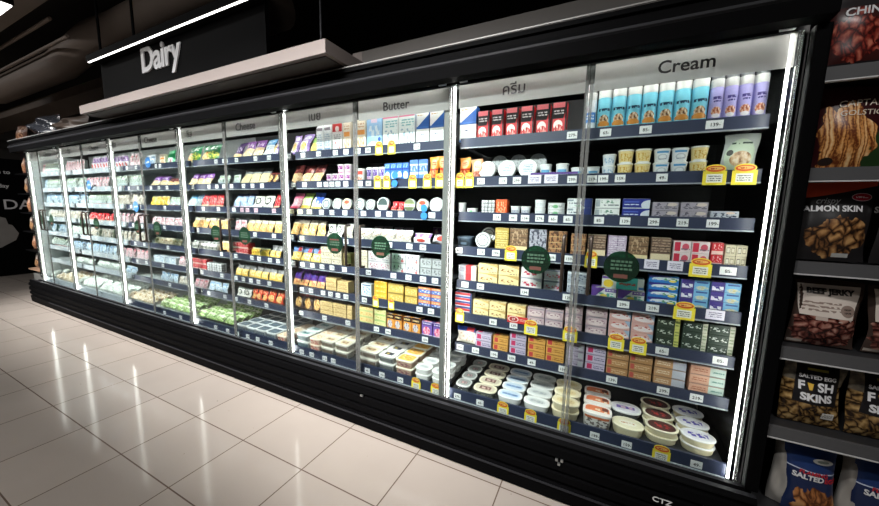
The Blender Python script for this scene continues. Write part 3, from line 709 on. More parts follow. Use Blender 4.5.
butter('but_multi','white spread box with purple corner and yellow spot',(232,234,232),(('s',-1,.45,-.12,(100,70,150)),('n',.3,.1,.95,.5,(90,170,150),5,.5),('e',.5,.2,.14,.2,(240,214,90)),('r',.55,.62,1,.95,(120,90,170)),('t',.62,.7,.95,.88,1,W_)),.055,name='spread_box')
butter('but_blue','blue spread box with white swoosh',(60,130,206),(('e',.3,.85,.42,.3,(60,60,140)),('e',.62,.6,.5,.2,(226,236,244)),('n',.45,.3,.95,.7,(70,150,90),6,.52),('t',.08,.3,.4,.6,1,W_),('e',.8,.3,.12,.16,(240,220,110))),.036,name='spread_box')
butter('but_salt','salted butter box, purple beside sky blue',(120,180,220),(('r',0,0,.47,1,(76,62,140)),('n',.04,.12,.42,.55,(236,236,244),5,.42),('r',.55,.7,.95,.86,(60,90,150)),('f',.75,.22,.22,.2,(190,180,130),(226,216,170),(120,180,220),6)),.048,name='butter_box')
butter('but_pink','pinkish butter block with silver ends',(202,176,182),(('e',.45,.35,.4,.3,(226,206,206)),('n',.1,.35,.9,.7,(150,110,130),6,.55),('r',0,.86,1,1,(150,140,150)),('s',-1,.4,.2,(170,150,164))),.05)
butter('but_rose','rose butter block with white swirl',(216,170,164),(('e',.55,.4,.45,.26,(236,222,224)),('n',.1,.45,.9,.75,(190,90,90),5,.54),('s',1,.4,1.12,(160,180,206))),.05)
butter('but_green','dark green butter pack with white scrawl',(52,66,56),(('n',.04,.35,.74,.72,(220,224,216),6,.53),('r',.8,0,1,1,(206,206,186)),('t',.82,.2,.98,.8,2,(120,140,100))),.048)
butter('but_grny','dark green butter pack with yellow-green end',(54,66,54),(('n',.04,.35,.7,.72,(214,220,206),6,.53),('r',.78,0,1,1,(214,214,120)),('t',.8,.2,.98,.8,2,(110,130,70))),.048)
butter('but_lilac','lilac foil butter bar with red square',(196,184,206),(('r',.1,.18,.36,.82,(196,56,100)),('t',.42,.25,.95,.7,2,(110,100,130)),('r',0,.9,1,1,(140,130,150))),0.046)
butter('but_lilacp','plain lilac foil butter bar',(190,178,198),(('t',.1,.25,.95,.7,2,(130,116,140)),('r',0,.9,1,1,(146,136,152)),('r',.68,.15,.95,.8,(214,214,220))),0.046)
butter('but_gold','gold foil butter bar with red square',(222,166,88),(('r',.08,.18,.32,.8,(200,70,70)),('t',.38,.25,.95,.7,2,(150,96,40)),('r',0,.88,1,1,(170,120,60))),0.046)
butter('but_brown','brown foil butter bar',(186,140,96),(('t',.1,.25,.9,.7,2,(226,190,150)),('r',0,.88,1,1,(130,92,60)),('r',.05,.2,.22,.8,(196,90,80))),0.046)
butter('but_sal','salmon butter bar with pale green end',(220,172,148),(('r',.56,0,1,1,(196,214,206)),('t',.06,.25,.5,.7,2,(180,110,84)),('t',.62,.3,.95,.6,1,(110,150,140)),('r',0,.9,1,1,(160,130,120))),0.046)
butter('but_brnw','brown butter bar with silver end',(196,150,110),(('r',.58,0,1,1,(196,198,210)),('t',.06,.25,.5,.7,2,(240,220,190)),('r',0,.9,1,1,(150,116,90))),0.046)
butter('but_sal2','small stacked grey sachet box with red end',(196,196,204),(('r',.4,0,.72,1,(214,52,60)),('t',.05,.2,.35,.8,4,(120,110,130)),('r',.76,.1,1,.9,(226,210,190))),.05,name='butter_box')
butter('but_gred','grey and red striped cheese box',(190,194,204),(('r',0,.55,1,.85,(200,60,70)),('t',.05,.1,.95,.5,2,(60,80,140))),.03,name='cheese_box')
butter('box_bred','red and blue striped cheese box',(206,206,214),(('r',0,.5,.9,.95,(196,52,60)),('r',0,.0,.9,.3,(50,80,150)),('r',.9,0,1,1,(30,60,110))),.03,name='cheese_box')
butter('box_cream','cream cheese portion box',(216,206,176),(('r',.12,.25,.45,.8,(120,110,100)),('r',.16,.32,.41,.72,(226,220,200)),('r',.55,.25,.88,.8,(150,140,120)),('r',.6,.35,.84,.7,(226,216,190))),0.05,name='cheese_box')
butter('box_redw','red and white cheese box',(236,220,222),(('r',.06,.1,.4,.9,(206,56,80)),('e',.7,.5,.2,.3,(214,90,110)),('t',.45,.2,.95,.4,1,(120,100,120))),0.054,name='cheese_box')
butter('box_red','red cheese box with pale foot',(206,52,62),(('r',0,0,1,.3,(230,200,190)),('n',.1,.4,.9,.9,(240,200,200),6,.56)),0.054,name='cheese_box')
butter('box_yel','yellow butter block with orange stripe',(242,190,70),(('r',0,.4,1,.52,(222,140,40)),('n',.1,.58,.9,.9,(250,226,150),6,.52),('t',.1,.1,.9,.32,1,(190,120,40))),.034)
butter('box_olive','olive gold butter block',(206,172,92),(('r',0,.85,1,1,(140,116,60)),('n',.1,.2,.9,.7,(226,200,140),6,.54)),0.065)
butter('box_obl','orange and blue butter block',(222,136,90),(('r',0,0,1,.52,(70,104,180)),('n',.1,.08,.9,.45,(226,230,240),6,.53),('t',.1,.6,.9,.85,1,(246,210,170))),0.046)
butter('box_ygrn','yellow butter block with green foot',(240,214,150),(('r',0,0,1,.25,(196,206,140)),('n',.1,.4,.9,.8,(226,170,90),6,.54)),0.045)
butter('box_gcream','green edged cream butter block',(226,220,160),(('r',0,.75,1,1,(170,196,120)),('n',.1,.2,.9,.6,(196,180,90),6,.54)),0.045)
butter('box_tan','cream gold butter brick',(228,198,140),(('n',.1,.4,.9,.7,(150,110,70),6,.55),('r',0,0,1,.1,(190,150,90)),('t',.2,.15,.8,.35,1,(170,130,90))),.034)
butter('box_beige','beige butter brick with brown print',(220,208,186),(('n',.1,.35,.9,.75,(120,100,90),6,.55),('r',0,.9,1,1,(170,160,140))),0.048)
butter('box_pw','white and pink butter brick',(232,224,228),(('n',.1,.3,.9,.75,(206,130,150),6,.54),('t',.1,.1,.9,.25,1,(120,110,130)),('r',0,.92,1,1,(170,166,176))),0.07)
butter('box_wht','white butter brick with grey script',(230,230,232),(('n',.1,.35,.9,.8,(110,104,120),7,.54),('r',0,.0,1,.1,(190,186,196)),('e',.8,.25,.1,.14,(206,120,120))),0.07)
butter('box_gry','smoky grey butter brick',(170,172,174),(('n',.1,.3,.9,.8,(110,110,116),6,.52),('r',0,.9,1,1,(120,120,124))),0.06)
butter('box_wb','white butter box with blue print',(226,232,236),(('n',.1,.2,.9,.8,(120,160,200),6,.53),('r',.1,.85,.9,.95,(90,110,150))),.08)
butter('box_pp','purple box with pink splash',(120,90,170),(('f',.45,.36,.34,.3,(214,60,100),(236,130,160),(246,220,230),6),('r',0,.75,1,1,(80,60,130)),('t',.1,.8,.9,.94,1,(226,220,240)),('r',.0,0,1,.1,(226,220,240))),0.1)
butter('slab_olive','olive gold portion pack',(186,160,84),(('h',4,.12,(120,96,50)),('t',.1,.1,.9,.9,8,(226,206,140))),0.135,name='cheese_pack')
butter('slab_brn','brown portion pack with cream foot',(132,104,80),(('h',5,.14,(70,54,44)),('r',0,0,1,.24,(236,216,170)),('n',.1,.3,.9,.95,(190,160,130),8,.56)),0.135,name='cheese_pack')
butter('slab_gry','grey marbled portion pack',(176,174,186),(('n',.0,.0,1,1,(76,76,90),7,.53),('h',4,.1,(120,116,130))),0.135,name='cheese_pack')
butter('slab_rust','rust marbled portion pack',(170,124,88),(('n',.0,.0,1,1,(90,62,46),7,.53),('h',4,.1,(206,176,130))),0.13,name='cheese_pack')
butter('slab_cc','cocoa and cream portion pack',(120,96,82),(('h',5,.16,(64,50,44)),('r',0,0,1,.34,(232,214,180)),('t',.05,.4,.95,.95,5,(176,150,130))),0.12,name='cheese_pack')
butter('slab_pur','mauve portion pack',(186,166,190),(('g',2,5,.1,(110,90,120)),('t',.05,.1,.95,.95,9,(226,214,226))),0.12,name='cheese_pack')
# --- spreads pots with dark lid film
kind('pot_choc','box','pudding_pack','pudding','dark chocolate pudding twin pack',.06,0.11,P((222,150,70),(('r',0,.66,1,1,(50,30,26)),('t',.1,.72,.9,.92,1,(236,206,150)),('f',.42,.33,.32,.26,(96,60,110),(196,190,206),(236,226,206),6))))
kind('box_sky','box','cheese_carton','carton','bright blue cheese carton',.05,0.12,P((64,120,206),(('r',0,.62,1,.72,(40,70,160)),('e',.5,.32,.4,.22,(206,226,240)),('n',.1,.74,.9,.95,(190,214,240),6,.54))))
kind('box_skw','box','cheese_carton','carton','tall pale blue cheese carton with white bands',.05,0.135,P((90,130,210),(('r',0,.3,1,.42,(220,226,240)),('r',0,.72,1,.8,(210,220,240)),('n',.1,.45,.9,.7,(210,220,240),6,.54))))
# --- pouches and leaning bags
def bag(key, name, cat, desc, d, h, col, shapes, **kw): kind(key, 'pouch', name, cat, desc, d, h, P(col, shapes, .3), **kw)
bag('bag_orange','cheese_bag','cheese bag','orange snack cheese bag',.03,.135,(238,160,70),(('e',.5,.7,.34,.2,(246,190,140)),('t',.25,.62,.75,.8,2,(206,70,40)),('f',.5,.28,.36,.2,(190,60,40),(226,110,60),(246,200,150),6),('r',0,.42,1,.5,(206,60,40))))
bag('bag_peach','cheese_bag','cheese bag','peach cheese bag with oval window',.03,.12,(206,150,110),(('e',.5,.62,.34,.3,(240,196,170)),('t',.3,.55,.7,.75,3,(150,70,60)),('f',.5,.22,.4,.18,(120,60,50),(190,110,90),(226,170,150),6)))
bag('pouch_mush','cheese_pouch','cheese pouch','clear pouch with pale green label',.02,.17,(178,184,180),(('e',.5,.45,.44,.42,(196,212,188)),('t',.2,.72,.8,.80,1,(50,70,60)),('f',.55,.36,.32,.2,(130,90,60),(206,170,130),(230,214,190),5),('e',.2,.52,.1,.08,(70,70,66))),tilt=-.10)
bag('bag_flag','cheese_pouch','cheese pouch','blue topped cheese pouch with red flag corner',.03,.075,(232,222,208),(('r',0,.7,1,1,(44,70,150)),('r',.55,.72,.95,.98,(190,50,60)),('n',.1,.1,.9,.6,(206,176,160),6,.54)),tilt=-.35)
bag('bag_purp','cheese_bag','cheese bag','purple topped shredded cheese bag',.03,0.17,(236,206,160),(('r',0,.52,1,1,(122,66,150)),('n',.15,.6,.85,.85,(226,206,236),6,.5),('f',.5,.25,.5,.25,(226,180,120),(240,210,160),(236,226,206),9)),tilt=-.5)
bag('bag_dpur','cheese_bag','cheese bag','dark purple shredded cheese bag',.03,0.17,(70,40,100),(('n',.1,.35,.9,.65,(206,190,226),5,.52),('fr',0,0,1,.25,(190,150,100),(226,190,130),(240,220,180),9)),tilt=-.5)
bag('bag_wpur','cheese_bag','cheese bag','lilac cheese bag with yellow picture',.03,0.175,(150,120,190),(('r',.12,.08,.8,.62,(236,230,240)),('f',.45,.35,.28,.22,(226,170,60),(240,200,110),(246,230,190),6),('e',.5,.8,.34,.12,(226,220,240))),tilt=-.45)
bag('bag_lblu','cheese_bag','cheese bag','light blue and white cheese bag',.03,0.17,(226,234,240),(('r',0,.62,1,1,(110,176,222)),('n',.15,.68,.85,.9,(236,242,246),5,.5),('n',.2,.1,.8,.5,(150,190,220),5,.56)),tilt=-.5)
bag('bag_gyel','cheese_bag','cheese bag','lime and yellow cheese bag',.03,0.14,(226,220,120),(('r',0,.6,1,1,(150,196,90)),('n',.1,.1,.9,.6,(240,200,90),6,.5)),tilt=-.5)
bag('bag_green','cheese_bag','cheese bag','wide dark green cheese bag with salad picture',.04,0.16,(30,120,76),(('n',.1,.68,.9,.92,(226,240,230),6,.52),('f',.3,.3,.3,.26,(206,120,50),(236,190,120),(240,230,190),7),('f',.7,.34,.3,.24,(40,70,50),(110,160,60),(226,206,90),7),('r',0,0,1,.06,(226,220,160))),tilt=-.25)
bag('bag_greenw','cheese_bag','cheese bag','bright green pack with white panel',.05,.12,(46,170,110),(('r',.15,.05,.85,.45,(236,238,236)),('n',.3,.1,.7,.35,(206,80,80),5,.55)),tilt=-.1)
bag('bag_beige','cheese_pack','cheese pack','flat cream cheese pack with smoky top',.02,0.165,(236,216,168),(('r',0,.62,1,1,(150,152,154)),('n',.1,.68,.9,.9,(190,190,190),5,.54)),tilt=-.55)
bag('bag_brown','cheese_pack','cheese pack','cream cheese pack with maroon top',.025,0.165,(232,190,140),(('r',0,.5,1,1,(112,44,46)),('n',.1,.6,.9,.9,(176,110,100),6,.54),('f',.5,.25,.4,.2,(214,160,110),(236,200,150),(244,226,196),6)),tilt=-.5)
bag('bag_pink','cheese_bag','cheese bag','pink cheese bag',.03,0.145,(240,170,186),(('r',0,.62,1,1,(226,110,150)),('n',.1,.2,.9,.6,(250,220,220),6,.52),('r',0,0,1,.12,(226,80,110))),tilt=-.45)
bag('bag_lime','cheese_bag','cheese bag','pale green cheese bag',.03,0.145,(206,222,160),(('r',0,.62,1,1,(150,176,90)),('n',.1,.1,.9,.6,(240,236,206),6,.5),('r',0,0,1,.2,(236,190,80))),tilt=-.45)
bag('bag_blue','cheese_bag','cheese bag','royal blue cheese bag with white swoosh',.03,0.145,(226,230,236),(('s',.5,1,.82,(60,90,180)),('n',.2,.3,.9,.6,(60,100,190),4,.5),('r',0,0,1,.15,(236,206,90))),tilt=-.45)
bag('bag_tan','cheese_pack','cheese pack','blue topped yellow cheese slices pack',.025,0.12,(242,206,100),(('r',0,.58,1,1,(110,140,190)),('r',.6,.62,.95,.95,(200,70,70)),('n',.1,.1,.9,.5,(250,236,190),6,.5)),tilt=-.3)
bag('bag_vio','cheese_bag','cheese bag','violet cheese bag with orange foot',.03,0.14,(86,44,130),(('r',0,0,1,.34,(236,180,120)),('n',.1,.1,.9,.35,(206,80,60),6,.54),('n',.1,.5,.9,.8,(60,50,150),5,.5)),tilt=-.4)
bag('bag_darkg','cheese_bag','cheese bag','dark cheese bag with golden medallion',.03,0.13,(66,44,46),(('f',.5,.4,.36,.34,(150,90,40),(222,170,90),(244,220,160),6),('r',0,.8,1,1,(120,50,50))),tilt=-.35)
bag('bag_orab','cheese_pack','cheese pack','orange cheese wedge pack',.03,0.115,(240,190,120),(('f',.5,.35,.44,.3,(226,140,60),(240,190,110),(246,226,190),5),('r',0,.72,1,1,(226,214,196))),tilt=-.35)
bag('bag_wbl','cheese_pack','cheese pack','white cheese wedge pack with black badge',.03,.11,(226,224,218),(('e',.5,.48,.3,.26,(50,56,54)),('e',.5,.48,.2,.17,(206,204,196)),('r',0,.84,1,1,(90,96,92))),tilt=-.35)
bag('bag_lbl','cheese_bag','cheese bag','powder blue cheese bag',.03,0.135,(160,186,230),(('n',.1,.2,.9,.9,(226,232,246),5,.52),('r',0,.85,1,1,(90,110,170)),('r',0,0,1,.1,(236,200,214))),tilt=-.4)
bag('bag_red','cheese_bag','cheese bag','red cheese bag',.03,0.13,(206,46,56),(('n',.1,.2,.9,.8,(246,190,180),6,.56),('r',0,0,1,.15,(236,190,160))),tilt=-.3)
bag('bag_redor','cheese_bag','cheese bag','orange red cheese bag with cream picture',.03,0.12,(214,70,44),(('f',.5,.3,.4,.26,(226,120,60),(240,190,110),(250,230,180),6),('n',.1,.6,.9,.9,(246,200,150),6,.56)),tilt=-.3)
bag('bag_yel','cheese_bag','cheese bag','yellow cheese bag with red print',.03,0.13,(240,200,80),(('n',.1,.3,.9,.8,(206,90,50),6,.55),('r',0,.86,1,1,(236,226,190))),tilt=-.3)
bag('bag_yelg','cheese_pack','cheese pack','small yellow pack with grey top',.025,0.11,(240,196,90),(('r',0,.52,1,1,(150,148,150)),('n',.1,.1,.9,.5,(250,230,180),6,.5),('n',.1,.55,.9,.95,(80,80,84),7,.55)),tilt=-.35)
bag('bag_wht','cheese_pack','cheese pack','white cheese pack with pale print',.03,.09,(204,198,188),(('n',.05,.05,.95,.95,(120,96,80),9,.6),('n',.1,.15,.9,.85,(176,150,130),7,.56),('r',0,.85,1,1,(190,192,196))),tilt=-.3)
bag('bag_wgr','cheese_pack','cheese pack','white cheese pack with grey green print',.03,.12,(196,204,198),(('n',.05,.05,.95,.95,(90,110,96),9,.6),('r',.1,.72,.9,.84,(150,160,120)),('n',.1,.3,.9,.9,(150,170,160),6,.54),('r',0,.0,1,.1,(206,150,150)),('n',.1,.1,.9,.35,(120,150,180),6,.57)),tilt=-.3)
bag('bag_wpk','cheese_pack','cheese pack','white pack with pink print',.03,.11,(212,198,200),(('n',.05,.05,.95,.95,(150,80,100),9,.6),('r',.1,.70,.9,.82,(206,120,130)),('n',.1,.15,.9,.85,(214,130,150),6,.55),('r',0,.88,1,1,(206,190,200))),tilt=-.25)
bag('bag_wlb','cheese_pack','cheese pack','white pack with light blue print',.03,.10,(200,210,218),(('n',.05,.05,.95,.95,(90,120,160),9,.6),('r',.1,.70,.9,.82,(110,150,190)),('n',.1,.15,.9,.85,(130,170,210),6,.55),('r',0,.88,1,1,(190,206,216))),tilt=-.25)
bag('bag_lilac','cheese_pack','cheese pack','white and violet carton pack',.04,0.14,(232,228,236),(('r',0,.55,1,.95,(150,110,180)),('n',.1,.6,.9,.9,(236,230,240),6,.52),('e',.5,.28,.26,.16,(206,80,70))),tilt=0)
bag('bag_salad','salad_bag','salad bag','green leafy vegetable pack',.06,.10,(150,186,110),(('fr',0,0,1,1,(60,104,44),(140,180,90),(220,230,190),5),('r',.1,.4,.9,.6,(226,232,206))),tilt=-.9)
bag('bag_mince','fresh_pack','fresh pack','beige and brown fresh food pack',.05,.10,(206,190,160),(('fr',0,0,1,1,(140,110,70),(206,186,150),(236,230,220),6),),tilt=-.9)
bag('bag_frost','fresh_pack','fresh pack','frosty white fresh food pack',.06,.12,(216,224,220),(('fr',0,0,1,1,(160,172,162),(206,214,208),(236,240,236),5),),tilt=-.8)
# --- lids and round cheeses leaning on edge
kind('disc_wht','disc','round_cheese_tub','tub','white round lidded tub tipped forward on edge',.035,.098,P((196,202,206),(('e',.5,.5,.44,.44,(214,218,220)),('t',.2,.26,.8,.74,5,(120,140,156)))),rim=WHITEP)
kind('disc_gry','disc','round_cheese_tub','tub','grey round lidded tub tipped on edge in the row behind',.035,.098,P((150,154,156),(('n',.2,.2,.8,.8,(120,124,128),7,.54),)),rim=GREYP)
kind('disc_cam','disc','round_cheese','cheese','grey and white round cheese standing on edge',.03,.09,P((206,210,212),(('e',.5,.5,.40,.40,(96,110,120)),('e',.5,.5,.3,.3,(226,228,228)),('t',.25,.35,.75,.65,2,(80,90,100)))),rim=GREYP)
kind('disc_dk','disc','round_cheese','cheese','round cheese with dark half on its label',.03,.10,P((226,228,226),(('e',.5,.5,.44,.44,(70,84,84)),('r',.05,.0,.95,.42,(226,228,226)),('t',.25,.2,.75,.4,2,(90,100,100)))),rim=GREYP)
kind('disc_grn','disc','round_cheese','cheese','round cheese with green and cream label',.03,.09,P((120,130,90),(('r',0,.35,1,.6,(230,220,190)),('r',0,0,1,.35,(90,100,70)),('t',.2,.4,.8,.55,1,(120,60,50)))),rim=GREYP)
kind('disc_crm','disc','round_cheese','cheese','round cheese with cream and red label',.03,.09,P((232,214,180),(('e',.5,.7,.3,.16,(196,80,60)),('t',.2,.35,.8,.55,2,(130,100,80)),('e',.5,.2,.3,.12,(240,232,214)))),rim=GREYP)
kind('disc_pale','disc','round_cheese','cheese','pale round cheese with fine grey print',.03,.098,P((206,208,206),(('e',.5,.5,.42,.42,(190,196,196)),('e',.5,.5,.38,.38,(232,232,230)),('t',.2,.3,.8,.7,3,(120,130,140)))),rim=GREYP)
# --- lidded oval tubs on the deck (print is on the lid)
def tubk(key, desc, d, h, body, lidcol, shapes, n=2.6, rim=(236,236,232)): kind(key, 'tub', 'spread_tub', 'tub', desc, d, h, body, lidm=P(lidcol, shapes, .3), n=n, rim=plain('tub_rim_'+key, rim, .35))
tubk('tub_gry','clear tub with grey film lid',.098,.043,CLEARP,(150,152,150),(('r',.25,.3,.75,.7,(120,112,112)),('n',.3,.35,.7,.65,(190,150,150),5,.5)),3.2,(206,208,206))
tubk('tub_red','white tub with brown red label',.098,.043,CLEARP,(206,196,176),(('r',.2,.25,.8,.75,(120,84,80)),('n',.3,.35,.7,.65,(206,180,170),5,.5)),3.2,(230,222,196))
tubk('tub_blu','white tub with pale blue lid band',.098,.043,WHITEP,(206,220,236),(('r',.1,.35,.9,.65,(150,180,220)),('t',.15,.4,.85,.6,1,(90,110,150))),3,(236,238,240))
tubk('tub_wht','white tub with fine grey lid print',.098,.043,WHITEP,(228,230,230),(('e',.5,.5,.4,.3,(206,210,210)),('t',.2,.35,.8,.65,2,(130,140,150))),3,(238,238,236))
tubk('tub_crm','cream coloured spread tub',.10,.055,CREAMP,(240,228,192),(('e',.5,.5,.4,.36,(230,210,160)),('t',.25,.35,.75,.65,2,(180,150,100))),2.6,(240,230,200))
tubk('tub_ora','white tub with orange and brown lid',.10,.06,P((226,222,218),(('n',.05,.1,.95,.9,(120,110,106),6,.52),('r',0,.8,1,1,(206,110,70)))),(226,130,90),(('r',0,.0,1,.3,(236,230,226)),('n',.2,.3,.9,.7,(246,220,190),4,.54),('r',.7,.5,.95,.9,(120,70,60))),4,(236,230,226))
tubk('tub_pur','oval tub with violet band on white lid',.115,.07,CLEARP,(232,228,236),(('r',.15,.35,.85,.65,(110,90,170)),('n',.2,.38,.8,.62,(226,190,210),5,.5)),2.3,(240,240,240))
tubk('tub_oliv','oval tub with cream lid and small print',.115,.05,CREAMP,(232,226,196),(('e',.5,.5,.34,.25,(240,236,220)),('t',.25,.4,.75,.6,1,(190,130,80))),2.2,(240,234,206))
tubk('tub_dred','oval tub with dark red lid centre',.11,.036,CREAMP,(90,60,56),(('n',.25,.3,.8,.7,(190,70,70),5,.52),),2.2,(236,230,204))
tubk('tub_vio','oval tub with blue violet lettering on lid',.105,.036,CREAMP,(232,232,238),(('n',.15,.3,.85,.7,(80,70,170),6,.48),),2.2,(244,244,244))
tubk('tub_clear','empty looking clear oval tub',.11,.036,CLEARP,(120,122,120),(),2.2,(226,222,200))
kind('tray_grey','tub','cheese_tray','tray','dark tray with black oval window',.09,.07,P((70,84,100),(('e',.5,.5,.4,.35,(50,60,70)),('r',.3,.35,.7,.6,(110,130,150)))),lidm=P((60,70,84),(('e',.5,.5,.3,.3,(120,140,160)),)),n=3,rim=plain('tray_rim',(90,104,120),.3))
kind('disc_ann','disc','round_cheese','cheese','round cheese with silver ring label',.03,.098,P((210,212,212),(('e',.5,.5,.42,.42,(120,122,124)),('e',.5,.5,.34,.34,(222,224,224)),('t',.25,.38,.75,.62,2,(60,64,66)))),rim=GREYP)
# square white rimmed dishes on the deck
tubk('dish_dark','square white rimmed dish with dark blue grey film',.105,.055,P((190,196,200),(('r',.1,.2,.9,.8,(110,120,128)),)),(86,104,118),(('r',.3,.35,.7,.65,(110,130,144)),),6,(232,236,238))
tubk('dish_blk','white dish with black and yellow label',.10,.055,P((180,180,176),(('r',.08,.2,.92,.8,(96,100,100)),)),(222,220,214),(('r',.2,.25,.8,.75,(52,54,70)),('r',.3,.4,.5,.6,(206,180,80))),6,(238,238,234))
tubk('dish_crm','white dish with cream and brown label',.10,.055,P((190,186,176),(('r',.08,.2,.92,.8,(110,96,84)),)),(232,222,196),(('r',.2,.3,.8,.7,(206,176,130)),('n',.2,.3,.8,.7,(130,90,70),5,.52)),6,(240,236,224))
tubk('dish_teal','white dish with teal label',.10,.055,P((170,180,180),(('r',.08,.2,.92,.8,(84,104,110)),)),(216,228,226),(('r',.2,.28,.8,.72,(120,160,164)),('n',.25,.3,.75,.7,(50,90,90),5,.54)),6,(236,240,238))
tubk('dish_yel','orange yellow topped white dish',.11,.055,P((180,150,130),(('n',.1,.2,.9,.8,(130,80,90),5,.5),)),(242,190,90),(('n',.1,.1,.9,.9,(226,140,60),5,.55),('n',.1,.1,.9,.9,(250,236,200),6,.6)),8,(240,232,214))
tubk('dish_pch','peach and white sliced cheese pack',.11,.05,P((226,190,170),(('n',.1,.1,.9,.9,(190,90,80),5,.5),)),(240,222,196),(('n',.1,.1,.9,.9,(226,160,120),5,.54),),6,(240,226,206))

# ------------------------------------------------------------------ shapes
def make_pack(kk, w, h, seed):
    """mesh parts of one pack: [(part name or None for the body, mesh, offset)]"""
    k = K[kk]; s = k['shape']; d = k['d']
    if s == 'box':
        return [(None, box_me(k['name'], w, d, h, k['mat'], .0025), (0,0,0))]
    if s == 'can':
        r = w/2; cy = r; b = h*.66
        body = loops_me('can', [sup(w*.93,w*.93,0,2,24,cy), sup(w,w,.004,2,24,cy), sup(w,w,b-.004,2,24,cy), sup(w*.96,w*.96,b,2,24,cy)], k['mat'])
        coll = loops_me('collar', [sup(w*.96,w*.96,b,2,24,cy), sup(w*.99,w*.99,b+.001,2,24,cy), sup(w*.99,w*.99,b+h*.15,2,24,cy), sup(w*.8,w*.8,b+h*.155,2,24,cy)], WHITEP)
        t = b+h*.155
        cap = loops_me('cap', [sup(w*.97,w*.97,t,2,24,cy), sup(w*.97,w*.97,h*.94,2,24,cy), sup(w*.86,w*.86,h*.985,2,24,cy), sup(w*.5,w*.5,h,2,24,cy)], CAPC)
        noz = loops_me('nozzle', [sup(w*.3,w*.3,t,2,12,cy), sup(w*.16,w*.16,h*.94,2,12,cy)], WHITEP)
        return [(None, body, (0,0,0)), ('collar', coll, (0,0,0)), ('cap', cap, (0,0,0)), ('nozzle', noz, (0,0,0))]
    if s == 'cup':
        tp = k.get('taper', .78); cy = w/2; hb = h*.88
        body = loops_me('cup', [sup(w*tp,w*tp,0,2.4,24,cy), sup(w*(tp+.02),w*(tp+.02),.003,2.4,24,cy), sup(w*.95,w*.95,hb,2.4,24,cy)], k['mat'])
        lid = loops_me('lid', [sup(w*.96,w*.96,hb,2.4,24,cy), sup(w,w,hb+.001,2.4,24,cy), sup(w,w,h*.97,2.4,24,cy), sup(w*.93,w*.93,h,2.4,24,cy)], k['lid'])
        return [(None, body, (0,0,0)), ('lid', lid, (0,0,0))]
    if s == 'bottle':
        cy = w/2; sh = h*.74
        body = loops_me('bottle', [sup(w*.9,w*.9,0,4,28,cy), sup(w,w,.005,4,28,cy), sup(w,w,sh,4,28,cy), sup(w*.86,w*.86,sh+h*.06,3,28,cy), sup(w*.5,w*.5,h*.87,2,28,cy), sup(w*.46,w*.46,h*.9,2,28,cy)], k['mat'])
        cap = loops_me('cap', [sup(w*.56,w*.56,h*.885,2,20,cy), sup(w*.6,w*.6,h*.89,2,20,cy), sup(w*.6,w*.6,h*.985,2,20,cy), sup(w*.5,w*.5,h,2,20,cy)], k['lid'])
        return [(None, body, (0,0,0)), ('cap', cap, (0,0,0))]
    if s == 'disc':
        r = h/2; n = 28
        bm_l = [[(x, 0, z) for x, z, _ in ()]]
        def ring(rr, y): return [(rr*math.cos(2*PI*i/n), y, r+rr*math.sin(2*PI*i/n)) for i in range(n)]
        body = loops_me('rim', [ring(r*.9, d), ring(r*.98, d*.9), ring(r, d*.25), ring(r, 0.002), ring(r*.93, 0)], k['rim'])
        face = loops_me('face', [ring(r*.92, -.0002), ring(r*.92, -.0012)], k['mat'], smooth=False)
        return [(None, body, (0,0,0)), ('label', face, (0,0,0))]
    if s == 'pouch':
        return [(None, pouch_me(k['name'], w, h, d, k['mat'], seed, nx=10, nz=10), (0,0,0))]
    if s == 'tub':
        n = k['n']; cy = d/2; hb = h*.82
        body = loops_me('tub', [sup(w*.86,d*.86,0,n,28,cy), sup(w*.89,d*.89,.003,n,28,cy), sup(w*.95,d*.95,hb,n,28,cy)], k['mat'])
        rim = loops_me('rim', [sup(w*.96,d*.96,hb,n,28,cy), sup(w,d,hb+.001,n,28,cy), sup(w,d,h*.97,n,28,cy), sup(w*.96,d*.96,h,n,28,cy), sup(w*.85,d*.83,h,n,28,cy), sup(w*.83,d*.81,h-.002,n,28,cy)], k['rim'])
        lab = loops_me('lid_label', [sup(w*.83,d*.81,h-.0018,n,28,cy), sup(w*.82,d*.8,h-.0012,n,28,cy)], k['lidm'], smooth=False)
        return [(None, body, (0,0,0)), ('lid', rim, (0,0,0)), ('lid_label', lab, (0,0,0))]

ITEMS = []
CACHE = {}
def place_pack(kk, parts, x, y, z, door, lvl, layer, nl, row, nr, h, tilt, jit):
    k = K[kk]; t = k.get('tilt', 0) if tilt is None else tilt
    rz = R.uniform(-1, 1)*jit
    zz = z
    if t < 0: zz = z+k['d']*math.sin(-t)+.001
    root = link(k['name'], parts[0][1], (x, y, zz), (t, 0, rz))
    for nm, me, off in parts[1:]: link(nm, me, off, parent=root)
    ITEMS.append((root, k, door, lvl, layer, nl, row, nr, x))
    return root

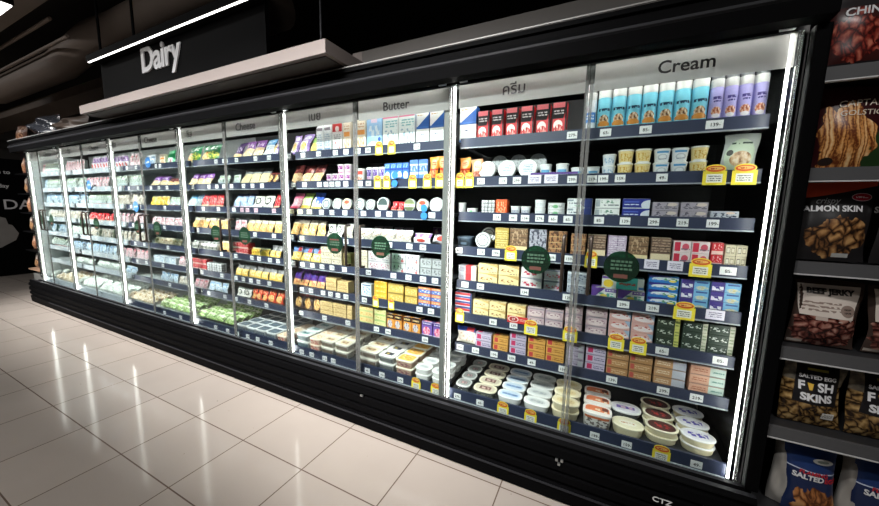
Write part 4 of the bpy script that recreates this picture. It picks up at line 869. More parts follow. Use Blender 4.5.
LV = {i+1: RAILZ[i]+.0445 for i in range(7)}; LV[0] = .3455
def run(door, lvl, x0, x1, n, kk, stack=1, h=None, rows=1, y=None, tilt=None, gap=.05, jit=.02, dz=0.0, pitch=None):
    """n packs side by side between x0 and x1 on one shelf, stacked and in rows going back"""
    k = K[kk]; gap = min(gap, .012) if k['shape'] == 'tub' else gap; p = (x1-x0)/n; w = p*(1-gap); h = h or k['h']
    d = k['d']
    key = (kk, round(w, 3), round(h, 3))
    y0 = y if y is not None else (1.93 if lvl else 1.85)
    for i in range(n):
        for r in range(rows):
            for s in range(stack):
                seed = R.randint(0, 9999)
                kq = key+((seed % 3,) if k['shape'] == 'pouch' else ())
                if kq not in CACHE: CACHE[kq] = make_pack(kk, w, h, seed)
                dx = R.uniform(-.1, .1)*p*gap
                yy = y0+r*(pitch or (d+(.006 if k['shape'] == 'tub' else .012)))
                place_pack(kk, CACHE[kq], x0+(i+.5)*p+dx, yy, LV[lvl]+dz+s*(h+.0012), door, lvl, s, stack, r, rows, h, tilt, jit if stack == 1 and k['shape'] != 'box' else 0)

# ------------------------------------------------------------------ price tags
TAGW = printed((240,240,240), (('t',.12,.25,.6,.75,3,(110,110,116)), ('r',.64,.28,.9,.72,(70,70,76)), ('t',.64,.28,.9,.72,1,(240,240,240))), .5)
TAGP = plain('white_ticket', (240,240,240), .5)
TAGL = printed((232,226,240), (('t',.15,.2,.85,.8,3,(130,120,150)),), .5)
TAGK = printed((246,206,216), (('t',.15,.25,.85,.75,3,(150,100,120)),), .5)
TAGG = printed((238,236,196), (('t',.15,.2,.85,.8,3,(120,120,90)),), .5)
TAGY = printed((250,228,70), (('r',.16,.18,.84,.78,(238,236,228)), ('t',.22,.24,.78,.7,3,(120,120,116))), .5)
def rounded_me(name, w, h, mat, t=.0012):
    return box_me(name, w, t, h, mat, .0003)
_tm = {}
TAGS = []
PRICES = ['279-','139-','199-','134-','85-','219-','49-','65-','299-','159-']
def price(door, lvl, x, kd='w', w=.046):
    z0, yf = (RAILZ[lvl-1], YS) if lvl else (.293, 1.828)
    if kd in 'yY':
        hh, zz = .062, z0-.008
        key = ('y', round(w, 3))
        if key not in _tm:
            _tm[key] = (rounded_me('tag', w, hh, TAGY), loops_me('topper', [sup(w*.9, .038, 0, 2, 24), sup(w*.9, .038, .0012, 2, 24)], ORAP, smooth=False))
        o = link('price_tag', _tm[key][0], (x, yf-.0058, zz), (0, 0, 0))
        link('offer_badge', _tm[key][1], (0, -.0003, hh+.009), (PI/2, 0, 0), parent=o)
        desc = 'yellow price tag with orange offer badge'
    else:
        hh, zz = .036, z0+.012
        if kd == 'L': hh = .046
        mat = {'w': TAGW if door > 3 else TAGP, 'l': TAGL, 'L': TAGL, 'k': TAGK, 'g': TAGG}[kd]
        key = (kd, round(w, 3), mat.name)
        if key not in _tm: _tm[key] = rounded_me('tag', w, hh, mat)
        o = link('price_tag', _tm[key], (x, yf-.0016, zz))
        if mat is TAGP:
            s = PRICES[(len(TAGS)*7) % 10]
            link('price_figures', text_me(s, .021, INK, .0002, .0003), (.002, -.0006, .010), parent=o)
        desc = {'w':'white price tag','l':'lilac white price tag','L':'tall lilac white price tag','k':'pink price tag','g':'pale yellow price tag'}[kd]
    TAGS.append((o, desc, door, lvl, x))
def prices(door, lvl, kd, xs, w=.046):
    for x in xs: price(door, lvl, x, kd, w)
run(1,1,-0.121,-0.064,1,'can_w',1)
run(1,1,-0.062,0.397,7,'can_t',1,gap=0.02)
run(1,1,0.399,0.600,4,'can_p',1,gap=0.02)
prices(1,1,'w',[-0.171,-0.015,0.156],0.05)
prices(1,1,'w',[0.417],0.062)
run(1,2,-0.171,-0.102,1,'tub_lowblue',1)
run(1,2,-0.092,-0.026,1,'tub_lowblue',1)
run(1,2,-0.022,0.047,1,'cup_mint',2)
run(1,2,0.049,0.200,2,'cup_yel',2)
run(1,2,0.204,0.349,2,'cup_blue',2)
run(1,2,0.351,0.424,1,'cup_yel',2)
run(1,2,0.465,0.597,1,'pouch_mush',1)
prices(1,2,'w',[-0.156,-0.060,-0.009,0.067,0.242])
prices(1,2,'y',[0.439,0.542],0.085)
run(1,3,-0.177,-0.048,1,'car_philw',2)
run(1,3,-0.039,0.082,1,'car_philg',2)
run(1,3,0.088,0.212,1,'car_philb',2)
run(1,3,0.218,0.328,1,'car_grey',2)
run(1,3,0.332,0.441,1,'car_grey',2)
run(1,3,0.447,0.554,1,'car_greyl',1)
prices(1,3,'w',[-0.162,-0.012,0.106,0.227,0.342,0.455])
run(1,4,-0.143,-0.065,1,'slab_rust',1,h=0.12)
run(1,4,-0.060,0.032,1,'slab_cc',1)
run(1,4,0.036,0.126,1,'slab_pur',1)
run(1,4,0.133,0.222,1,'slab_brn',1,h=0.12)
run(1,4,0.229,0.316,1,'slab_cc',1)
run(1,4,0.322,0.466,2,'box_redw',2)
run(1,4,0.470,0.516,1,'box_red',2)
run(1,4,0.520,0.600,2,'box_cream',2)
prices(1,4,'w',[-0.143])
prices(1,4,'y',[-0.034],0.06)
prices(1,4,'L',[0.237,0.333],0.062)
prices(1,4,'y',[0.430],0.085)
prices(1,4,'w',[0.532],0.06)
run(1,5,-0.149,-0.032,1,'but_gblue',2)
run(1,5,-0.025,0.228,2,'but_multi',1)
run(1,5,0.022,0.224,1,'but_teal',1,dz=0.057,h=0.062)
run(1,5,0.234,0.364,1,'but_blue',4)
run(1,5,0.368,0.600,2,'but_salt',3,h=0.046)
prices(1,5,'w',[-0.134,0.132,0.260],0.055)
prices(1,5,'y',[0.389],0.085)
prices(1,5,'L',[0.507],0.07)
run(1,6,-0.146,-0.052,1,'but_pink',3)
run(1,6,-0.040,0.069,1,'but_pink',3)
run(1,6,0.074,0.281,2,'but_rose',3)
run(1,6,0.290,0.390,1,'but_grny',3)
run(1,6,0.397,0.600,2,'but_green',3)
prices(1,6,'y',[-0.109,0.116,0.216],0.075)
prices(1,6,'w',[0.319,0.547],0.055)
run(1,7,-0.125,-0.030,1,'but_lilacp',3)
run(1,7,-0.025,0.078,1,'but_lilac',3)
run(1,7,0.080,0.293,2,'but_brown',3)
run(1,7,0.297,0.436,1,'but_brnw',3)
run(1,7,0.445,0.589,1,'but_sal',3)
prices(1,7,'w',[0.112,0.342,0.478],0.052)
run(1,0,-0.016,0.130,1,'tub_ora',1,rows=3,h=0.085)
run(1,0,0.130,0.282,1,'tub_oliv',1,rows=1,h=0.05)
run(1,0,0.125,0.282,1,'tub_pur',1,rows=1,y=1.99,h=0.06)
run(1,0,0.284,0.432,1,'tub_dred',2,rows=3,h=0.036,y=1.87)
run(1,0,0.437,0.581,1,'tub_vio',2,rows=3,h=0.036,y=1.87)
prices(1,0,'w',[0.053,0.202,0.492])
prices(1,0,'y',[0.351],0.075)
run(2,1,-0.821,-0.711,1,'car_whi',1)
run(2,1,-0.821,-0.711,1,'car_blue',1,dz=0.1015)
run(2,1,-0.708,-0.201,6,'car_red',1,gap=0.16)
run(2,2,-0.821,-0.746,1,'bag_orange',1)
run(2,2,-0.745,-0.662,1,'bag_peach',1)
run(2,2,-0.697,-0.338,3,'disc_wht',1,gap=0.02,h=0.102,tilt=-0.12)
run(2,2,-0.640,-0.300,3,'disc_gry',1,y=2.0,gap=0.04,dz=0.045,tilt=-0.12)
run(2,2,-0.335,-0.268,1,'tub_lowblue',1,h=0.075)
run(2,2,-0.250,-0.179,1,'tub_lowblue',1,h=0.075)
prices(2,2,'y',[-0.794,-0.732],0.055)
prices(2,2,'w',[-0.660,-0.527,-0.446])
prices(2,2,'L',[-0.349,-0.262],0.07)
run(2,3,-0.822,-0.771,1,'tub_white',1,h=0.07)
run(2,3,-0.765,-0.696,1,'tub_wide',1)
run(2,3,-0.663,-0.579,2,'car_blk',1)
run(2,3,-0.573,-0.503,1,'car_oran',1)
run(2,3,-0.489,-0.370,2,'tub_small',1)
run(2,3,-0.351,-0.288,1,'tub_white',2)
run(2,3,-0.282,-0.185,1,'tub_wide',2)
prices(2,3,'w',[-0.553,-0.458,-0.390,-0.310,-0.239])
run(2,4,-0.826,-0.721,1,'tray_grey',1)
run(2,4,-0.714,-0.579,1,'disc_ann',1,tilt=-0.15)
run(2,4,-0.694,-0.573,1,'disc_ann',1,y=2.0,dz=0.03,tilt=-0.15)
run(2,4,-0.570,-0.484,1,'slab_olive',1)
run(2,4,-0.481,-0.373,1,'slab_brn',1)
run(2,4,-0.368,-0.267,1,'slab_gry',1)
run(2,4,-0.261,-0.163,1,'slab_rust',1)
prices(2,4,'w',[-0.788,-0.643,-0.550,-0.234])
prices(2,4,'y',[-0.460],0.07)
run(2,5,-0.803,-0.677,1,'but_sal2',2)
run(2,5,-0.669,-0.411,2,'but_cream',2)
run(2,5,-0.405,-0.279,1,'but_red',2)
run(2,5,-0.273,-0.168,1,'but_grey',2)
prices(2,5,'w',[-0.741,-0.639,-0.370])
run(2,6,-0.821,-0.701,1,'box_bred',4,h=0.033)
run(2,6,-0.695,-0.482,2,'but_cream',2,h=0.05)
run(2,6,-0.476,-0.362,1,'but_cream',2,h=0.05)
run(2,6,-0.356,-0.151,2,'but_pink',2)
prices(2,6,'y',[-0.769],0.06)
prices(2,6,'y',[-0.322],0.075)
prices(2,6,'w',[-0.550,-0.424])
run(2,7,-0.812,-0.675,1,'bag_flag',1,h=0.1)
run(2,7,-0.672,-0.562,1,'but_lilac',2)
run(2,7,-0.555,-0.457,1,'but_gold',2)
run(2,7,-0.451,-0.348,1,'but_lilac',3)
run(2,7,-0.342,-0.133,2,'but_gold',3)
prices(2,7,'w',[-0.762,-0.656,-0.535,-0.426,-0.307,-0.133])
run(2,0,-0.774,-0.677,1,'tub_gry',1,rows=4)
run(2,0,-0.654,-0.507,1,'tub_red',1,rows=4)
run(2,0,-0.498,-0.349,1,'tub_blu',1,rows=4)
run(2,0,-0.340,-0.190,1,'tub_wht',1,rows=4)
run(2,0,-0.181,-0.031,1,'tub_crm',2,rows=3,h=0.045)
prices(2,0,'w',[-0.741,-0.590])
prices(2,0,'y',[-0.445,-0.283,-0.101],0.07)
run(3,1,-1.617,-1.532,1,'car_ora',1)
run(3,1,-1.527,-1.394,1,'car_sky',1)
run(3,1,-1.390,-1.133,2,'car_teal',1)
run(3,1,-1.126,-1.029,1,'car_whi',1)
run(3,1,-1.126,-1.029,1,'car_blue',1,dz=0.1015)
run(3,1,-1.026,-0.926,1,'car_whi',1)
run(3,1,-1.026,-0.926,1,'car_blue',1,dz=0.1015)
prices(3,1,'w',[-1.579,-1.491,-1.100])
prices(3,1,'y',[-1.394,-1.292],0.06)
run(3,2,-1.639,-1.561,1,'pot_red',1)
run(3,2,-1.543,-1.378,3,'pot_pur',1)
run(3,2,-1.374,-1.179,4,'box_sky',1)
run(3,2,-1.172,-1.036,2,'box_skw',1)
run(3,2,-1.032,-0.897,2,'bag_orange',1,h=0.15)
prices(3,2,'w',[-1.564,-1.489])
prices(3,2,'y',[-1.407,-1.332,-1.127,-1.019,-0.930],0.06)
run(3,3,-1.647,-1.555,1,'disc_cam',1,tilt=-0.12)
run(3,3,-1.549,-1.457,1,'disc_ann',1,tilt=-0.12,h=0.085)
run(3,3,-1.452,-1.337,1,'disc_dk',1,tilt=-0.12)
run(3,3,-1.328,-1.230,2,'bag_red',1,h=0.07)
run(3,3,-1.222,-1.127,1,'disc_grn',1,tilt=-0.12)
run(3,3,-1.120,-1.029,1,'disc_crm',1,tilt=-0.12)
run(3,3,-1.025,-0.920,1,'disc_pale',1,tilt=-0.12)
prices(3,3,'w',[-1.535,-1.408,-1.312,-1.218,-0.983])
run(3,4,-1.632,-1.164,7,'bag_wht',1,gap=0.0,h=0.085)
run(3,4,-1.539,-1.204,4,'bag_wpk',1,y=2.0,h=0.1)
run(3,4,-1.148,-1.010,1,'bag_lilac',1,h=0.07,tilt=-0.2)
run(3,4,-1.055,-0.907,1,'bag_lilac',1,y=2.02,h=0.11,tilt=-0.2)
prices(3,4,'w',[-1.312,-1.150,-1.046])
run(3,5,-1.635,-1.527,1,'box_beige',3)
run(3,5,-1.523,-1.324,2,'box_pw',2)
run(3,5,-1.315,-1.087,2,'box_wht',2)
run(3,5,-1.083,-0.902,2,'box_gry',2)
prices(3,5,'w',[-1.495,-1.278,-1.155,-1.042,-0.952])
run(3,6,-1.591,-1.493,1,'box_wb',1,h=0.1)
run(3,6,-1.470,-1.354,1,'box_yel',4)
run(3,6,-1.348,-1.213,1,'box_olive',2)
run(3,6,-1.205,-1.100,1,'box_olive',2,h=0.06)
run(3,6,-1.096,-0.897,2,'box_obl',3)
prices(3,6,'w',[-1.534,-1.066,-0.978])
prices(3,6,'y',[-1.429,-1.294],0.052)
run(3,7,-1.623,-1.476,1,'box_ygrn',3)
run(3,7,-1.471,-1.363,1,'box_gcream',3)
run(3,7,-1.356,-1.225,2,'pot_choc',1)
run(3,7,-1.216,-1.073,2,'pot_choc',1)
run(3,7,-1.065,-0.892,2,'box_pp',1)
prices(3,7,'w',[-1.426,-1.324,-1.020])
run(3,0,-1.563,-1.389,1,'dish_crm',2,rows=4)
run(3,0,-1.380,-1.241,1,'dish_blk',2,rows=4)
run(3,0,-1.233,-1.093,1,'dish_yel',2,rows=4)
run(3,0,-1.081,-0.964,1,'tub_wht',2,rows=4,h=0.04)
run(3,0,-0.953,-0.835,1,'tub_wht',2,rows=4,h=0.04)
prices(3,0,'w',[-1.456,-1.327,-1.171])
prices(3,0,'y',[-1.043,-0.895],0.07)
run(4,1,-2.319,-2.233,1,'bag_wpur',1)
run(4,1,-2.228,-2.107,1,'bag_wpur',1)
run(4,1,-2.101,-2.021,1,'bag_gyel',1)
run(4,1,-2.016,-1.858,2,'jug',1)
run(4,1,-1.844,-1.747,1,'car_redw',1)
run(4,1,-1.740,-1.669,1,'car_ora',1,h=0.2)
prices(4,1,'w',[-2.273,-2.118,-1.955,-1.787,-1.688])
run(4,2,-2.326,-1.978,3,'bag_brown',1)
run(4,2,-1.931,-1.681,4,'pot_pink',1)
run(4,2,-1.816,-1.681,2,'pot_pink',1,dz=0.067)
prices(4,2,'w',[-2.235,-2.112,-1.954,-1.887,-1.828,-1.769,-1.693])
run(4,3,-2.332,-2.221,1,'bag_pink',1)
run(4,3,-2.216,-2.109,1,'bag_lime',1)
run(4,3,-2.104,-1.991,1,'bag_blue',1)
run(4,3,-1.980,-1.872,1,'disc_cam',1,tilt=-0.12)
run(4,3,-1.869,-1.767,1,'disc_ann',1,tilt=-0.12,h=0.09)
run(4,3,-1.762,-1.680,1,'disc_crm',1,tilt=-0.12)
prices(4,3,'g',[-2.269,-2.172,-2.068],0.055)
prices(4,3,'w',[-1.941,-1.834,-1.707])
run(4,4,-2.338,-1.961,4,'bag_orab',1,h=0.13)
run(4,4,-1.940,-1.777,2,'bag_wbl',1,h=0.12)
run(4,4,-1.767,-1.679,1,'bag_wht',1,h=0.12)
prices(4,4,'w',[-2.280,-1.702])
prices(4,4,'g',[-2.160],0.05)
run(4,5,-2.344,-2.001,3,'bag_tan',1)
run(4,5,-1.992,-1.772,2,'box_beige',3)
run(4,5,-1.757,-1.683,1,'box_tan',3)
prices(4,5,'w',[-2.268,-2.164,-2.053,-1.950,-1.846,-1.721])
run(4,6,-2.337,-1.976,4,'bag_vio',1)
run(4,6,-1.948,-1.833,1,'box_tan',3)
run(4,6,-1.828,-1.712,1,'box_tan',3,h=0.03)
prices(4,6,'w',[-2.180,-2.078,-1.947,-1.868,-1.791,-1.711])
run(4,7,-2.336,-2.022,3,'bag_darkg',1)
run(4,7,-2.016,-1.736,2,'box_tan',3,h=0.036)
run(4,7,-1.731,-1.681,1,'box_tan',3,h=0.036)
prices(4,7,'w',[-2.196,-1.938,-1.696])
run(4,0,-2.219,-2.075,1,'dish_teal',2,rows=4)
run(4,0,-2.070,-1.954,1,'dish_pch',2,rows=4)
run(4,0,-1.948,-1.806,1,'dish_crm',2,rows=4)
run(4,0,-1.796,-1.660,1,'dish_crm',2,rows=4)
prices(4,0,'w',[-2.125,-2.013,-1.873,-1.785])
run(5,1,-3.057,-2.943,1,'bag_dpur',1)
run(5,1,-2.936,-2.667,2,'bag_purp',1)
run(5,1,-2.661,-2.541,1,'bag_lblu',1)
run(5,1,-2.534,-2.461,1,'bag_wpur',1)
prices(5,1,'w',[-3.085,-2.935,-2.680,-2.509])
run(5,2,-3.080,-2.978,1,'bag_wgr',1,h=0.09)
run(5,2,-2.971,-2.607,3,'bag_beige',1)
run(5,2,-2.601,-2.469,2,'bag_darkg',1,h=0.1)
prices(5,2,'w',[-3.028,-2.859,-2.737,-2.614])
run(5,3,-3.093,-2.822,3,'bag_lbl',1)
run(5,3,-2.815,-2.546,2,'bag_wbl',1,h=0.13)
run(5,3,-2.539,-2.464,1,'bag_red',1)
prices(5,3,'w',[-3.013])
prices(5,3,'k',[-2.899,-2.823,-2.708,-2.478])
run(5,4,-3.092,-2.931,2,'bag_wpk',1,h=0.1)
run(5,4,-2.924,-2.566,4,'bag_orab',1,h=0.11)
run(5,4,-2.560,-2.466,1,'bag_orab',1)
prices(5,4,'w',[-2.738,-2.492])
run(5,5,-3.113,-2.886,3,'box_red',2)
run(5,5,-2.872,-2.627,2,'bag_yel',1,h=0.07)
run(5,5,-2.614,-2.479,2,'bag_yelg',1)
prices(5,5,'w',[-3.025,-2.797,-2.701,-2.557,-2.456])
run(5,6,-3.118,-2.467,7,'bag_yelg',1,h=0.125)
prices(5,6,'w',[-3.045,-2.935,-2.828,-2.725,-2.578])
run(5,7,-3.123,-2.914,2,'bag_wbl',1,h=0.085)
run(5,7,-2.900,-2.683,3,'bag_redor',1,h=0.1)
run(5,7,-2.677,-2.467,2,'bag_redor',1)
prices(5,7,'w',[-3.234,-3.064,-2.867,-2.632])
run(5,0,-3.008,-2.471,4,'dish_dark',1,rows=4)
run(5,0,-2.460,-2.346,1,'dish_pch',1,rows=3)
prices(5,0,'w',[-2.961,-2.810,-2.672,-2.501])
run(6,1,-3.823,-3.267,2,'bag_green',1,gap=0.12,jit=0.15)
prices(6,1,'w',[-3.235,-3.115])
run(6,2,-3.793,-3.427,3,'bag_purp',1,h=0.13)
run(6,2,-3.308,-3.139,2,'bag_wgr',1,h=0.09)
prices(6,2,'w',[-3.643,-3.370,-3.245,-3.139])
run(6,3,-3.859,-3.611,2,'bag_lblu',1,h=0.13)
run(6,3,-3.603,-3.253,3,'bag_red',1)
prices(6,3,'w',[-3.485,-3.245])
run(6,4,-3.780,-3.519,3,'bag_orab',1,h=0.11)
run(6,4,-3.511,-3.198,3,'bag_orab',1)
prices(6,4,'w',[-3.605,-3.261])
run(6,5,-3.791,-3.363,7,'bot_bw',1,gap=0.12)
run(6,5,-3.347,-3.189,2,'bag_orab',1)
prices(6,5,'w',[-3.245])
run(6,6,-3.838,-3.563,4,'box_red',2)
run(6,6,-3.554,-3.306,3,'car_blk',1)
prices(6,6,'w',[-3.590,-3.260])
run(6,7,-3.829,-3.596,3,'bag_wpk',1,h=0.1)
run(6,7,-3.579,-3.264,3,'bag_wlb',1,h=0.1)
prices(6,7,'w',[-3.740,-3.496,-3.234])
run(6,0,-3.693,-3.083,4,'bag_salad',1,rows=4,pitch=0.085)
prices(6,0,'w',[-3.602,-3.292,-3.104])
run(7,1,-4.625,-4.422,2,'bag_wlb',1,h=0.12)
run(7,1,-4.269,-4.170,1,'car_ora',1,h=0.11)
run(7,1,-4.160,-4.025,1,'bag_greenw',1,h=0.14)
prices(7,1,'w',[-4.288,-4.208])
run(7,2,-4.537,-4.207,2,'bag_purp',1,h=0.12)
run(7,2,-4.197,-3.985,2,'bag_brown',1,h=0.09)
prices(7,2,'w',[-4.431,-4.267,-4.108])
run(7,3,-4.575,-4.211,4,'bag_yel',1,h=0.11)
run(7,3,-4.201,-3.988,2,'bag_wgr',1,h=0.1)
prices(7,3,'w',[-4.182])
run(7,4,-4.592,-3.963,7,'bag_wpk',1,h=0.09,gap=0.12,jit=0.15)
prices(7,4,'w',[-4.227])
run(7,5,-4.587,-4.052,6,'bag_mince',1,h=0.07,tilt=-0.3)
prices(7,5,'w',[-4.192])
run(7,6,-4.581,-4.123,4,'box_wb',1,h=0.08)
run(7,6,-4.104,-3.950,2,'bag_wpk',1)
prices(7,6,'w',[-4.328])
run(7,7,-4.508,-4.154,4,'bag_wlb',1,h=0.11)
run(7,7,-4.135,-3.941,2,'bag_wht',1)
prices(7,7,'w',[-4.218])
run(7,0,-4.415,-3.820,4,'bag_salad',1,rows=4,pitch=0.085)
prices(7,0,'w',[-4.216,-3.902])
run(8,1,-5.361,-4.989,5,'bag_lilac',1)
run(8,1,-4.966,-4.702,3,'bag_wpk',1,h=0.155,gap=0.22,jit=0.1,tilt=-0.16)
run(8,2,-5.362,-4.712,10,'bag_wgr',1,h=0.155,gap=0.22,jit=0.1,tilt=-0.16)
run(8,3,-5.384,-4.708,9,'bag_wht',1,h=0.155,gap=0.22,jit=0.1,tilt=-0.16)
run(8,4,-5.407,-4.726,7,'bag_wpk',1,h=0.125,gap=0.22,jit=0.1,tilt=-0.16)
run(8,5,-5.403,-4.721,7,'bag_wht',1,h=0.125,gap=0.22,jit=0.1,tilt=-0.16)
run(8,6,-5.397,-4.737,7,'bag_wpk',1,h=0.125,gap=0.22,jit=0.1,tilt=-0.16)
run(8,7,-5.338,-5.060,2,'bag_wlb',1,h=0.09)
run(8,0,-5.156,-4.523,5,'bag_mince',1,rows=3,pitch=0.09)
run(9,1,-5.967,-5.492,6,'bag_lilac',1,h=0.155,gap=0.22,jit=0.1,tilt=-0.16)
run(9,2,-6.179,-5.547,7,'bag_wpk',1,h=0.155,gap=0.22,jit=0.1,tilt=-0.16)
run(9,3,-6.175,-5.516,10,'bag_wgr',1,h=0.155,gap=0.22,jit=0.1,tilt=-0.16)
run(9,4,-6.202,-5.513,6,'bag_red',1,h=0.1,gap=0.22,jit=0.1,tilt=-0.16)
run(9,5,-6.229,-5.535,7,'bag_wht',1,h=0.125,gap=0.22,jit=0.1,tilt=-0.16)
run(9,6,-6.224,-5.530,7,'bag_wlb',1,h=0.125,gap=0.22,jit=0.1,tilt=-0.16)
run(9,7,-6.155,-5.523,4,'bag_frost',1,h=0.1,tilt=-0.3)
run(9,0,-5.918,-5.232,4,'bag_frost',1,rows=3,pitch=0.1)
run(10,1,-6.794,-6.207,7,'bag_wpk',1,h=0.155,gap=0.22,jit=0.1,tilt=-0.16)
run(10,2,-6.831,-6.209,9,'bag_wgr',1,h=0.155,gap=0.22,jit=0.1,tilt=-0.16)
run(10,3,-6.827,-6.206,9,'bag_wlb',1,h=0.155,gap=0.22,jit=0.1,tilt=-0.16)
run(10,4,-6.858,-6.264,6,'bag_wht',1,h=0.125,gap=0.22,jit=0.1,tilt=-0.16)
run(10,5,-6.889,-6.260,6,'bag_frost',1,h=0.125,gap=0.22,jit=0.1,tilt=-0.16)
run(10,6,-6.848,-6.255,7,'bag_wlb',1,h=0.125,gap=0.22,jit=0.1,tilt=-0.16)
run(10,7,-6.840,-6.279,3,'bag_frost',1,h=0.08,tilt=-0.3)
run(10,0,-6.611,-5.977,4,'bag_frost',1,rows=3,pitch=0.1)
run(11,1,-7.550,-6.934,9,'bag_wgr',1,h=0.155,gap=0.22,jit=0.1,tilt=-0.16)
run(11,2,-7.550,-6.972,9,'bag_wgr',1,h=0.155,gap=0.22,jit=0.1,tilt=-0.16)
run(11,3,-7.550,-6.968,7,'bag_wlb',1,h=0.155,gap=0.22,jit=0.1,tilt=-0.16)
run(11,4,-7.550,-6.999,6,'bag_wht',1,h=0.125,gap=0.22,jit=0.1,tilt=-0.16)
run(11,5,-7.550,-6.995,6,'bag_wlb',1,h=0.125,gap=0.22,jit=0.1,tilt=-0.16)
run(11,6,-7.550,-6.989,6,'bag_wgr',1,h=0.125,gap=0.22,jit=0.1,tilt=-0.16)
run(11,0,-7.366,-6.712,4,'bag_mince',1,rows=3,pitch=0.1)
run(12,1,-7.550,-7.733,5,'bag_wpk',1,h=0.155,gap=0.22,jit=0.1,tilt=-0.16)
run(12,2,-7.550,-7.735,5,'bag_wlb',1,h=0.155,gap=0.22,jit=0.1,tilt=-0.16)
run(12,3,-7.550,-7.729,5,'bag_wlb',1,h=0.155,gap=0.22,jit=0.1,tilt=-0.16)
run(12,4,-7.550,-7.724,3,'bag_frost',1,h=0.125,gap=0.22,jit=0.1,tilt=-0.16)
run(12,6,-7.550,-7.712,3,'bag_frost',1,h=0.125,gap=0.22,jit=0.1,tilt=-0.16)
run(12,0,-7.550,-7.444,3,'bag_frost',1,rows=2,pitch=0.1)
prices(8,1,'w',[-5.135,-4.919,-4.713])
prices(8,2,'w',[-5.134,-4.917,-4.711])
prices(8,3,'w',[-5.128,-4.911,-4.705])
prices(8,4,'w',[-5.123,-4.905,-4.698])
prices(8,5,'w',[-5.116,-4.899,-4.692])
prices(8,6,'w',[-5.109,-4.892,-4.684])
prices(9,1,'w',[-5.941,-5.712,-5.494])
prices(9,2,'w',[-5.941,-5.712,-5.493])
prices(9,3,'w',[-5.935,-5.706,-5.488])
prices(9,4,'w',[-5.930,-5.701,-5.482])
prices(9,5,'w',[-5.924,-5.695,-5.476])
prices(9,6,'w',[-5.916,-5.688,-5.469])
prices(10,1,'w',[-6.565,-6.369,-6.181])
prices(10,2,'w',[-6.564,-6.369,-6.181])
prices(10,3,'w',[-6.558,-6.363,-6.175])
prices(10,4,'w',[-6.552,-6.357,-6.170])
prices(10,5,'w',[-6.546,-6.351,-6.164])
prices(10,6,'w',[-6.538,-6.343,-6.156])
prices(11,1,'w',[-7.311,-7.124,-6.943])
prices(11,2,'w',[-7.311,-7.123,-6.942])
prices(11,3,'w',[-7.303,-7.116,-6.936])
prices(11,4,'w',[-7.296,-7.109,-6.929])
prices(11,5,'w',[-7.288,-7.102,-6.922])
prices(11,6,'w',[-7.279,-7.093,-6.914])
WOB=[(-1.257,2,0.024,1.722),(-1.260,2,0.024,1.667),(-1.034,3,0.024,1.507),(-1.033,3,0.024,1.457),(-4.410,1,0.055,1.938),(-4.762,3,0.060,1.462),(-5.912,2,0.060,1.722)]
fpart('purple_rail_insert', [plain('purple_card', (92,62,140), .45)], [(-.372, -.13, YS-.0015, YS-.0003, RAILZ[1]+.0585, RAILZ[1]+.070)])
PROMO = printed((206,52,52), (('e',.3,.55,.26,.42,(240,220,214)), ('e',.3,.55,.21,.34,(170,36,40)), ('t',.6,.3,.95,.7,2,(240,190,180))), .45)
o = link('promo_card', box_me('promo_card', .118, .0014, .042, PROMO, .0003), (-.402, YS-.0055, RAILZ[5]+.048), (0, 0, 0))
link('card_figures', text_me('17', .020, WHITEL, .0002, .0004), (-.024, -.0004, .015), parent=o)
tag(o, 'red promotion card with white ring clipped over the cream butter on sixth shelf', 'promotion card')
for x, l, rad, z in WOB:
    o = link('shelf_talker', loops_me('disc', [sup(2*rad, 2*rad, 0, 2, 28), sup(2*rad, 2*rad, .0015, 2, 28)], BLUEP, smooth=False), (x, YS-.016, z), (PI/2, 0, 0))
    link('clip', box_me('clip', .012, .012, .004, CLEARP, .0005), (0, 0, -.013), (0, 0, 0), parent=o)
    if rad > .04: boxes('talker_print', [WHITEL], [(-rad*.6, -rad*.2, -rad*.15, rad*.12, .0016, .002), (-rad*.12, rad*.25, -rad*.1, rad*.2, .0016, .002), (rad*.3, rad*.6, -rad*.05, rad*.22, .0016, .002)], parent=o)
    tag(o, TALK.pop(0), 'shelf talker', 'blue round shelf talkers')

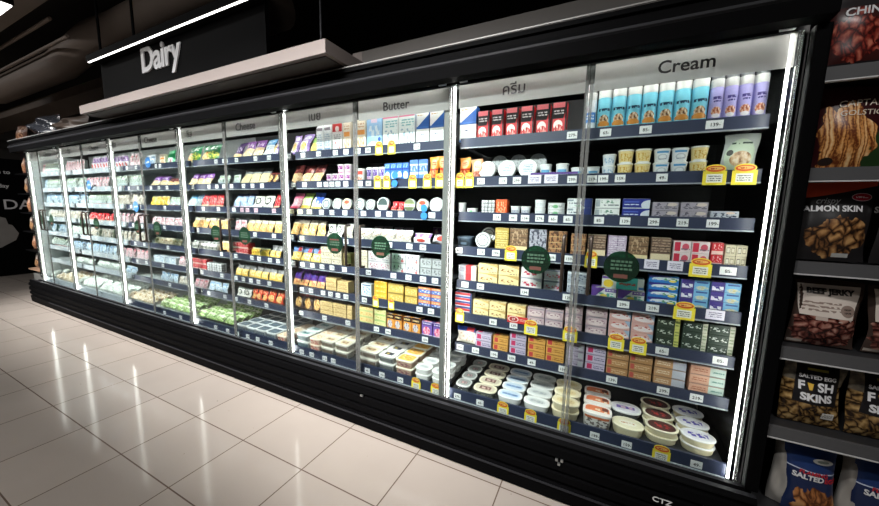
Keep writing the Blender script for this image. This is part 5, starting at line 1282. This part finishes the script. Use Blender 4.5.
# ------------------------------------------------------------------ labels: kind of pack, then its place in the row
LNAME = ['deck', 'top shelf', 'second shelf', 'third shelf', 'fourth shelf', 'fifth shelf', 'sixth shelf', 'seventh shelf']
DNAME = {1:'Cream door', 3:'Butter door'}
def dname(d): return DNAME.get(d, ORD[d-1]+' door from right')
def ordw(i, n):
    return 'only one' if n == 1 else 'leftmost' if i == 0 else 'rightmost' if i == n-1 else ORD[i]+' from left'
def label_all():
    rows = {}
    for it in ITEMS:
        o, k, door, lvl, layer, nl, row, nr, x = it
        rows.setdefault((k['desc'], door, lvl), []).append(it)
    for (desc, door, lvl), its in rows.items():
        # columns by x
        xs = sorted({round(i[8], 2) for i in its}); cols = []
        for x in xs:
            if not cols or x-cols[-1] > .025: cols.append(x)
        nl = max(i[5] for i in its); nr = max(i[7] for i in its)
        seen = {}
        for it in sorted(its, key=lambda i: (i[8], i[0].location.y, i[0].location.z)):
            o = it[0]
            c = max(j for j, v in enumerate(cols) if it[8] >= v-.012)
            seen.setdefault(c, []).append(o)
        for c, os_ in seen.items():
            ys = sorted({round(o.location.y, 2) for o in os_})
            for y in ys:
                st = sorted([o for o in os_ if round(o.location.y, 2) == y], key=lambda o: o.location.z)
                for j, o in enumerate(st):
                    w = []
                    if len(cols) > 1: w.append(ordw(c, len(cols)))
                    if len(ys) > 1: w.append('front' if y == ys[0] else 'rear' if y == ys[-1] else ORD[ys.index(y)]+' row')
                    if len(st) > 1: w.append('top' if j == len(st)-1 else 'bottom' if j == 0 else 'middle' if len(st) == 3 else ORD[j]+' up')
                    d = desc
                    lab = ', '.join([d]+w)+', '+LNAME[lvl]+', '+dname(door)
                    for drop in (' with', ' showing'):
                        if len(lab.replace(',', '').split()) > 16 and drop in d:
                            d = d.split(drop)[0]; lab = ', '.join([d]+w)+', '+LNAME[lvl]+', '+dname(door)
                    if len(lab.replace(',', '').split()) > 16: lab = lab.replace(' in the row behind', '')
                    if len(lab.replace(',', '').split()) > 16: lab = lab.replace(' door from right', ' door')
                    o['label'] = lab
                    k = [i for i in its if i[0] is o][0][1]
                    o['category'] = k['cat']
                    if len(its) > 1: o['group'] = desc.split(' with')[0]+'s, '+LNAME[lvl]+', '+dname(door)
    rows = {}
    for t in TAGS: rows.setdefault((t[1], t[2], t[3]), []).append(t)
    for (desc, door, lvl), ts in rows.items():
        ts.sort(key=lambda t: t[4])
        for i, t in enumerate(ts):
            t[0]['label'] = desc+', '+(ordw(i, len(ts))+', ' if len(ts) > 1 else '')+LNAME[lvl]+' rail, '+dname(door)
            t[0]['category'] = 'price tag'
            t[0]['group'] = 'price tags on the '+LNAME[lvl]+' rail'
label_all()
used = {}
for o in SC.objects:
    l = o.get('label')
    if l and o.parent is None: used.setdefault(l, []).append(o.name)
print('LABEL dup', [(k, v) for k, v in used.items() if len(v) > 1][:20], 'long', [k for k in used if len(k.replace(',', '').split()) > 16][:10], len(ITEMS), len(TAGS))

# ------------------------------------------------------------------ lights
def area(name, loc, size, sy, power, target, col=(1, .985, .96), spread=PI):
    l = bpy.data.lights.new(name, 'AREA'); l.shape = 'RECTANGLE'; l.size = size; l.size_y = sy; l.energy = power; l.color = col; l.spread = spread
    o = bpy.data.objects.new(name, l); COL.objects.link(o); o.location = loc
    o.rotation_euler = (Vector(target)-Vector(loc)).to_track_quat('-Z', 'Y').to_euler()
    return o
for x, e in AISLE:
    area('added_aisle_fill', (x, -.3, 3.7), 1.9 if x < 1 else .8, .12, e, (x, .2, 0))  # unseen fill lights added above, evening out the floor and the snack shelf
for x, e in WASH:
    area('added_case_wash', (x, -1.0, 3.6), 1.2, .15, e, (x+.25, 1.95, 1.05), spread=math.radians(48))  # unseen wash lights added to brighten the goods in the case
w = bpy.data.worlds.new('shop_air'); SC.world = w; w.use_nodes = True
bg = w.node_tree.nodes.get('Background'); bg.inputs[0].default_value = (.9, .93, 1, 1); bg.inputs[1].default_value = 0.02

# ------------------------------------------------------------------ camera
cam = bpy.data.cameras.new('camera'); co = bpy.data.objects.new('camera', cam); COL.objects.link(co)
cam.sensor_fit = 'HORIZONTAL'; cam.sensor_width = 36; cam.lens = 330.026*36/879; cam.clip_start = .05
yaw, pitch, roll = CAMR
f = Vector((-math.sin(yaw)*math.cos(pitch), math.cos(yaw)*math.cos(pitch), math.sin(pitch)))
r = Vector((math.cos(yaw), math.sin(yaw), 0)); u = r.cross(f)
r2 = r*math.cos(roll)+u*math.sin(roll); u2 = -r*math.sin(roll)+u*math.cos(roll)
M = Matrix((r2, u2, -f)).transposed().to_4x4(); M.translation = Vector((0, 0, 1.5))
co.matrix_world = M
SC.camera = co
vs = SC.view_settings
vs.view_transform = 'Standard'; vs.look = 'None'; vs.gamma = 1; vs.use_curve_mapping = False; vs.exposure = EXPO
SC.cycles.max_bounces = 10; SC.cycles.transparent_max_bounces = 24; SC.cycles.diffuse_bounces = 4; SC.cycles.glossy_bounces = 4
SC.cycles.sample_clamp_indirect = 6; SC.cycles.use_denoising = True; SC.cycles.caustics_reflective = False
